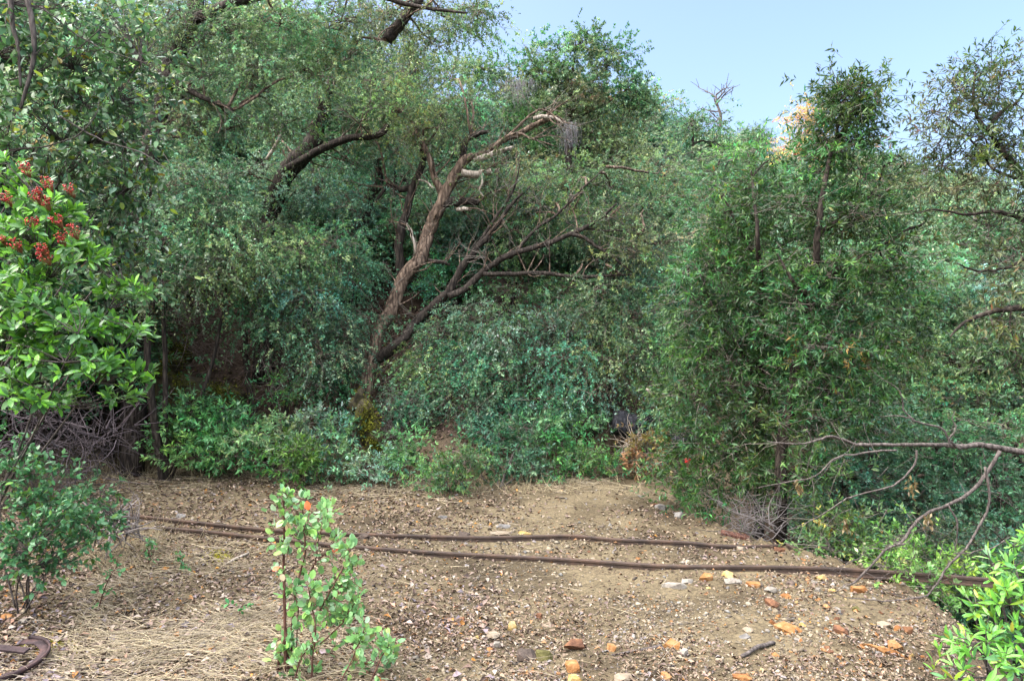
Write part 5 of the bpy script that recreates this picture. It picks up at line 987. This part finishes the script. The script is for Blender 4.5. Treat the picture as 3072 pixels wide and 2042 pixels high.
for lab, cs, n in (('yellow-green moss growing over the outcrop in the bank', [(560, 1165, 9.0, .36, .2), (650, 1180, 9.15, .28, .14), (500, 1120, 9.0, .16, .18), (540, 1050, 9.45, .12, .25)], 5000), ('yellow-green moss growing over the slanting rock', [(1098, 1255, 8.58, .11, .24), (1078, 1205, 8.8, .08, .12), (1122, 1310, 8.44, .09, .18)], 3500)):
    a = Acc()
    for (mx_, my_, md, rx_, rz_) in cs:
        m_ = n // len(cs); q = P(mx_, my_, md) + R.normal(0, .55, (m_, 3)) * [rx_, .08, rz_]; k = fbm(q[:, 0] * 5, q[:, 2] * 5, 91, 3) > -.05; q = q[k]; blades(a, q, norm(R.normal(0, .6, q.shape) + [0, -.8, .5]), R.normal(0, 1, q.shape), R.uniform(.015, .04, len(q)), .014, np.array((.085, .09, .012)) * R.lognormal(0, .5, (len(q), 1)))
    o = a.build('moss', M['moss']); o['kind'] = 'stuff'; tag(o, lab, 'moss')
def lying_log(label, pts, r, mat, name='log', cat='log'):
    b_ = pts[0]; root_ = thing(name, label, cat, b_); a = Acc(); tube(a, pts, r, rings=14, sides=12, lump=.14, wig=.02); a.build('trunk', M[mat], root_, b_, True); return root_
M['char'] = bark_mat('char', (.006, .006, .007), (.016, .017, .022), (.05, .05, .06), 1.0)
lg = lying_log('blackened hollow log lying in the shrubs beyond the gap', line(9.3, (1838, 1268, 9.35), (1890, 1280, 9.4), (1950, 1294, 9.7), (2060, 1300, 10.2)), [.17, .18, .17, .15], 'char')
lying_log('short dark log end right of the dry brown foliage', line(9.2, (2035, 1328, 8.8), (2065, 1325, 9.2)), [.10, .10], 'char')
lying_log('thin dark log on the ground behind the dry brush, left', [G(330, 1338), G(480, 1342)], [.03, .025], 'dark_bark')
lying_log('pale fallen branch high in the shrubs beyond the log', line(9.3, (1930, 1165), (1970, 1172), (2010, 1185)), [.018, .02, .012], 'dead_wood', 'fallen_branch', 'branch')
for lab, pts, r, mt in [
  ('pale grey stick lying in the straw', [(675, 1695), (710, 1678), (745, 1662)], [.008, .011, .010], 'dead_wood'), ('dark grey stick lying in the gravel at lower right', [(2225, 1972), (2270, 1955), (2322, 1932)], [.009, .012, .011], 'grey_bark'),
  ('dark stick pointing at the bright orange wedge stone', [(1835, 1965), (1900, 1955), (1985, 1940)], [.004, .006, .010], 'grey_bark'), ('thin twig with side fork right of the orange wedge stone', [(1985, 1942), (2005, 1960), (2020, 1968)], [.006, .005, .003], 'grey_bark'),
  ('thin dark stick in the centre leaf litter', [(1210, 1858), (1280, 1850), (1340, 1840)], [.003, .005, .003], 'dark_bark'), ('short thick brown stick in the centre leaf litter', [(1215, 1862), (1250, 1868)], [.012, .009], 'dark_bark'), ('thin tan stick lying right of the sapling', [(1380, 1780), (1420, 1792), (1440, 1790)], [.006, .008, .006], 'grey_bark'),
  ('brown twig lying in the bottom centre litter', [(1230, 2000), (1280, 1990), (1330, 1975)], [.003, .004, .002], 'dark_bark'), ('long thin twig across the left litter', [(300, 1980), (420, 1955), (520, 1950)], [.002, .003, .002], 'grey_bark')]:
    S = [G(x, y) + [0, 0, rr * .8] for (x, y), rr in zip(pts, r)]; a = Acc(); tube(a, S, r, rings=10, sides=7, lump=.2, wig=.004); o = a.build('stick', M[mt], None, S[0], True); o.location = S[0]; tag(o, lab, 'stick', 'sticks on the ground')
# weathered board by the far rail
p = G(2205, 1612); bm = bmesh.new(); bmesh.ops.create_cube(bm, size=1); bmesh.ops.scale(bm, vec=(.24, .07, .03), verts=bm.verts); bmesh.ops.bevel(bm, geom=bm.edges[:], offset=.005, segments=1)
me = bpy.data.meshes.new('board'); bm.to_mesh(me); bm.free(); me.materials.append(M['red_bark']); o = link('board', me, None, p + [0, 0, .02]); o.rotation_euler = (.2, .12, -.3); tag(o, 'rotten brown board lying behind the far rail by the bay', 'board')
# rusty ring
M['iron'] = rock_mat('iron', (.035, .025, .028), (.085, .058, .062), (.17, .095, .085), 12)
b = G(5, 2010); d = pix(b)[2]; root = thing('rusty_ring', 'broken rusty iron ring with strap in the bottom left corner', 'scrap iron', b)
def band(a0, a1, r0, r1, h, tilt=0.25, n=26, ox=0, oy=0):
    V = []; F = []
    for k in range(n):
        t = a0 + (a1 - a0) * k / (n - 1)
        for (r_, z_) in ((r0, 0), (r1, 0.0), (r1, h), (r0, h)): V.append((ox + math.cos(t) * r_, oy + math.sin(t) * r_, z_ + .02 + tilt * (.10 + .5 * math.sin(t) * r_)))
    for k in range(n - 1):
        for j in range(4): a_, b_ = k * 4 + j, k * 4 + (j + 1) % 4; F += [(a_, b_, b_ + 4), (a_, b_ + 4, a_ + 4)]
    F += [(0, 1, 2), (0, 2, 3)]; q = (n - 1) * 4; F += [(q, q + 2, q + 1), (q, q + 3, q + 2)]; return np.array(V), np.array(F)
V, F = band(-1.3, 1.75, .158, .204, .007); V[:, 2] += R.normal(0, .002, len(V)); me = mesh_from('rim', V, F, M['iron']); link('rim', me, root)
V, F = band(-1.2, 1.6, .197, .206, .020); me = mesh_from('flange', V, F, M['iron']); link('flange', me, root, (0, 0, .003))
bm = bmesh.new(); bmesh.ops.create_cube(bm, size=1); bmesh.ops.scale(bm, vec=(.26, .04, .012), verts=bm.verts); bmesh.ops.bevel(bm, geom=bm.edges[:], offset=.003, segments=1); me = bpy.data.meshes.new('strap'); bm.to_mesh(me); bm.free(); me.materials.append(M['iron'])
o = link('strap', me, root, (-.05, .085, .075)); o.rotation_euler = (.2, .05, -.12)

# ------------------------------------------------------------------ what covers the ground
def scatter(n, x0, x1, y0, y1, weight=None, ymin=0):
    """ground points spread evenly over the picture between photo rows y0..y1"""
    px = R.uniform(x0, x1, n); py = R.uniform(y0, y1, n)
    if weight is not None: k = R.uniform(0, 1, n) < weight(px, py); px, py = px[k], py[k]
    d = 1.6 * FPX / (py - 1060)
    for _ in range(3):
        u = (px - 1536) / FPX * d; v = d; h = H(u, v); d = np.clip((1.6 - h), .3, 3) * FPX / (py - 1060)
    x = (px - 1536) / FPX * d; y = d
    df, sf = seg_dist(x, y, FOOT); ok = (sf <= 0) | (df < .6); de, se = seg_dist(x, y, EDGE); ok &= (se >= 0) | (de < .7)
    x, y = x[ok], y[ok]; return np.stack([x, y, H(x, y)], 1), px[ok], py[ok]
def patch(px, py, f, seed): return vnoise(px / f, py / f * 2.2, seed) + .5 * vnoise(px / f * 2.7, py / f * 6, seed + 1)
# gravel
def wg(px, py):
    c = np.clip((px - 1000) / 900, .10, 1); return np.clip(c * (.55 + 1.7 * patch(px, py, 160, 41)), .05, 1) * np.where(py < 1560, .5, 1)
p, px, py = scatter(60000, -20, 2900, 1440, 2060, wg); n = len(p); d = p[:, 1]
OCT = np.array([(1, 0, 0), (0, 1, 0), (-1, 0, 0), (0, -1, 0), (0, 0, 1), (0, 0, -.6)], float); OF = np.array([(0, 1, 4), (1, 2, 4), (2, 3, 4), (3, 0, 4), (1, 0, 5), (2, 1, 5), (3, 2, 5), (0, 3, 5)])
sz = np.minimum(R.lognormal(math.log(.0072), .5, n), .028) * np.clip(d / 4.5, .85, 1.6); a_ = R.uniform(0, 6.28, n); V = OCT[None] * R.uniform(.55, 1.35, (n, 6, 1)) * (sz[:, None] * np.stack([R.uniform(.8, 1.4, n), R.uniform(.5, 1, n), R.uniform(.3, .8, n)], 1))[:, None]
V = V + R.normal(0, .18, V.shape) * sz[:, None, None]
ca, sa = np.cos(a_)[:, None], np.sin(a_)[:, None]; V = np.stack([V[..., 0] * ca - V[..., 1] * sa, V[..., 0] * sa + V[..., 1] * ca, V[..., 2]], -1) + p[:, None] + [0, 0, .002]
GC = .46 * np.array([(.36, .30, .21), (.43, .36, .26), (.28, .23, .17), (.48, .42, .32), (.20, .165, .13), (.38, .20, .09), (.28, .275, .26), (.50, .46, .40)]); gp = R.choice(8, n, p=[.26, .2, .18, .1, .12, .05, .05, .04])
right = np.clip((px - 1700) / 800, 0, 1); gp = np.where(R.uniform(0, 1, n) < right * .07, 5, gp)
a = Acc(); a.add(V.reshape(-1, 3), (OF[None] + (np.arange(n) * 6)[:, None, None]).reshape(-1, 3), np.repeat(GC[gp] * R.lognormal(0, .22, (n, 1)), 6, 0)); g = a.build('gravel', M['gravel']); g['kind'] = 'stuff'
tag(g, 'loose tan and orange gravel strewn over the clearing', 'gravel')
# dead leaves
def wl(px, py):
    left = 1.3 * np.clip((1600 - px) / 900, 0, 1); mid = np.exp(-((py - 1850) / 90.) ** 2) * np.exp(-((px - 1350) / 300.) ** 2); far = (py < 1600) * .8
    return np.clip(.22 + .55 * left + .5 * mid + .35 * far * np.clip((2000 - px) / 800, 0, 1) + .8 * patch(px, py, 200, 51), .06, 1)
p, px, py = scatter(60000, -20, 2950, 1405, 2060, wl); n = len(p); d = p[:, 1]
LC_ = .58 * np.array([(.24, .17, .12), (.33, .25, .18), (.17, .115, .085), (.42, .34, .26), (.27, .20, .18), (.36, .20, .10), (.50, .24, .05), (.30, .27, .27), (.10, .07, .055)]); lp = R.choice(9, n, p=[.22, .2, .17, .14, .09, .05, .012, .058, .06])
dirs = norm(R.normal(0, 1, (n, 3)) * [1, 1, .22]); nn = norm(np.array([0, 0, 1.0]) + R.normal(0, .38, (n, 3))); Ls = R.uniform(.018, .045, n) * np.clip(d / 5.5, .8, 1.4)
a = Acc(); blades(a, p + np.array([0, 0, 1]) * R.uniform(.002, .016, (n, 1)), dirs, nn, Ls, Ls * R.uniform(.35, .6, n), LC_[lp] * R.lognormal(0, .2, (n, 1)), .35, .25); g = a.build('leaf_litter', M['litter']); g['kind'] = 'stuff'; tag(g, 'brown and grey dead leaves littering the clearing', 'leaf litter')
p, px, py = scatter(4200, -20, 1500, 1700, 2060, lambda x, y: np.clip(.25 + .6 * np.exp(-((x - 150) / 260.) ** 2) + .9 * patch(x, y, 180, 71), 0, 1)); n = len(p)
LQ = .62 * np.array([(.36, .28, .23), (.44, .37, .31), (.26, .19, .16), (.33, .27, .30), (.48, .22, .06), (.50, .30, .22), (.15, .10, .08), (.22, .19, .22)]); lp = R.choice(8, n, p=[.22, .2, .2, .1, .035, .06, .12, .065]); Ls = R.uniform(.03, .062, n)
a = Acc(); blades(a, p + np.array([0, 0, 1]) * R.uniform(.006, .02, (n, 1)), norm(R.normal(0, 1, (n, 3)) * [1, 1, .25]), norm(np.array([0, -.1, 1.0]) + R.normal(0, .42, (n, 3))), Ls, Ls * R.uniform(.4, .65, n), LQ[lp] * R.lognormal(0, .18, (n, 1)), .3, .22); g = a.build('large_leaf_litter', M['litter']); g['kind'] = 'stuff'; tag(g, 'larger curled dead leaves littering the left foreground', 'leaf litter')
# duff leaves on the bank
n = 26000; x = R.uniform(-7, 2.5, n); y = R.uniform(8.3, 12.5, n); df, sf = seg_dist(x, y, FOOT); k = (sf > 0) & (df < 3.2); x, y = x[k], y[k]; n = len(x); p = np.stack([x, y, H(x, y) + .01], 1)
a = Acc(); Ls = R.uniform(.03, .07, n); blades(a, p, norm(R.normal(0, 1, (n, 3)) * [1, 1, .5]), norm(np.array([0, -.4, .8]) + R.normal(0, .4, (n, 3))), Ls, Ls * .5, np.array([(.075, .05, .036), (.12, .08, .056), (.05, .034, .028), (.12, .075, .066), (.05, .05, .016)])[R.choice(5, n)] * R.lognormal(0, .25, (n, 1)), .3, .2); g = a.build('bank_litter', M['litter']); g['kind'] = 'stuff'; tag(g, 'dark dead leaves covering the brown bank', 'leaf litter')
# straw
def ws(px, py):
    nearl = np.exp(-((px - 560) / 420.) ** 2) * np.clip((py - 1590) / 120, 0, 1); farl = np.exp(-((py - 1455) / 45.) ** 2) * np.exp(-((px - 950) / 420.) ** 2) * 1.7; gap = 1.5 * np.exp(-((py - 1440) / 30.) ** 2) * np.exp(-((px - 1830) / 200.) ** 2)
    return np.clip((nearl + farl + gap) * (.42 + 2.0 * patch(px, py, 170, 61)), .012, 1)
p, px, py = scatter(26000, -20, 2100, 1410, 2060, ws); n = len(p); d = p[:, 1]
ang = R.normal(.15, .6, n) + 2.2 * vnoise(p[:, 0] * 1.7, p[:, 1] * 1.7, 77); dv = np.stack([np.cos(ang), np.sin(ang), R.normal(.04, .13, n)], 1) * R.choice([-1, 1], (n, 1)); dv[:, 2] = np.abs(dv[:, 2]); Lg = R.uniform(.05, .30, n) * R.uniform(.6, 1.1, n)
p0 = p + np.array([0, 0, 1]) * R.uniform(.004, .03, (n, 1)); p1 = p0 + norm(dv) * Lg[:, None]
a = Acc(); rods(a, p0, p1, .0014 * np.clip(d / 4, .9, 1.7), .0008, .09, 4, 3, np.array([(.32, .27, .175), (.39, .335, .22), (.22, .18, .125), (.29, .25, .19)])[R.choice(4, n)] * R.lognormal(0, .15, (n, 1))); g = a.build('straw', M['straw']); g['kind'] = 'stuff'; tag(g, 'flattened pale straw lying over the left of the clearing', 'straw')
# standing dry grass
for lab, (cx, cy, sx, n) in (('tuft of tall pale dry grass by the grey dead branches', (430, 1640, 60, 150)), ('tuft of pale dry grass below the low shrub', (300, 1700, 80, 170)), ('sparse dry grass tuft at the far left edge of the clearing', (380, 1430, 90, 160)), ('short dry grass fringe along the shrubs by the gap', (1500, 1462, 220, 260)), ('short dry grass fringe under the broad green shrub', (700, 1425, 200, 240))):
    px = R.normal(cx, sx, n); py = R.normal(cy, 14, n); p = GV(px, py); dd = p[:, 1:2] / 5
    a = Acc(); rods(a, p, p + norm(R.normal(0, .55, (n, 3)) + [.1, 0, .75]) * R.uniform(.08, .32, (n, 1)), .0014 * dd[:, 0], .0005, .16, 5, 3, np.array((.34, .29, .18)) * R.uniform(.6, 1.25, (n, 1))); o = a.build('dry_grass', M['straw']); o['kind'] = 'stuff'; tag(o, lab, 'grass')
# moss
for lab, (cx, cy, sx, sy, n, hh) in (('bright yellow-green moss patch beside the rusty ring', (150, 1945, 38, 18, 1500, .012)), ('small olive moss tuft in the straw', (655, 1668, 18, 9, 700, .012))):
    px = R.normal(cx, sx, n); py = R.normal(cy, sy, n); p = GV(px, py); a = Acc(); blades(a, p, norm(R.normal(0, .6, (n, 3)) + [0, 0, 1]), R.normal(0, 1, (n, 3)), R.uniform(.6, 1.6, n) * hh, .006, np.array((.28, .27, .02)) * R.lognormal(0, .3, (n, 1))); o = a.build('moss', M['moss']); o['kind'] = 'stuff'; tag(o, lab, 'moss')
# a red berry sprig in the shadow of the bay
a = Acc(); c = P(2062, 1382, 6.7)
for x in c + R.normal(0, .014, (18, 3)): a.add(ICO_V * .006 + x, ICO_F, np.array([.45, .02, .02]) * R.uniform(.6, 1.3))
rods(a, np.repeat((c - [0, 0, .12])[None], 8, 0), c + R.normal(0, .02, (8, 3)), .003, .002, .1, 3, 3, np.array([.1, .06, .04])); o = a.build('berry_sprig', M['berry'], None, (0, 0, 0), True); tag(o, 'small red berry sprig in the lower left of the bay foliage', 'berries')
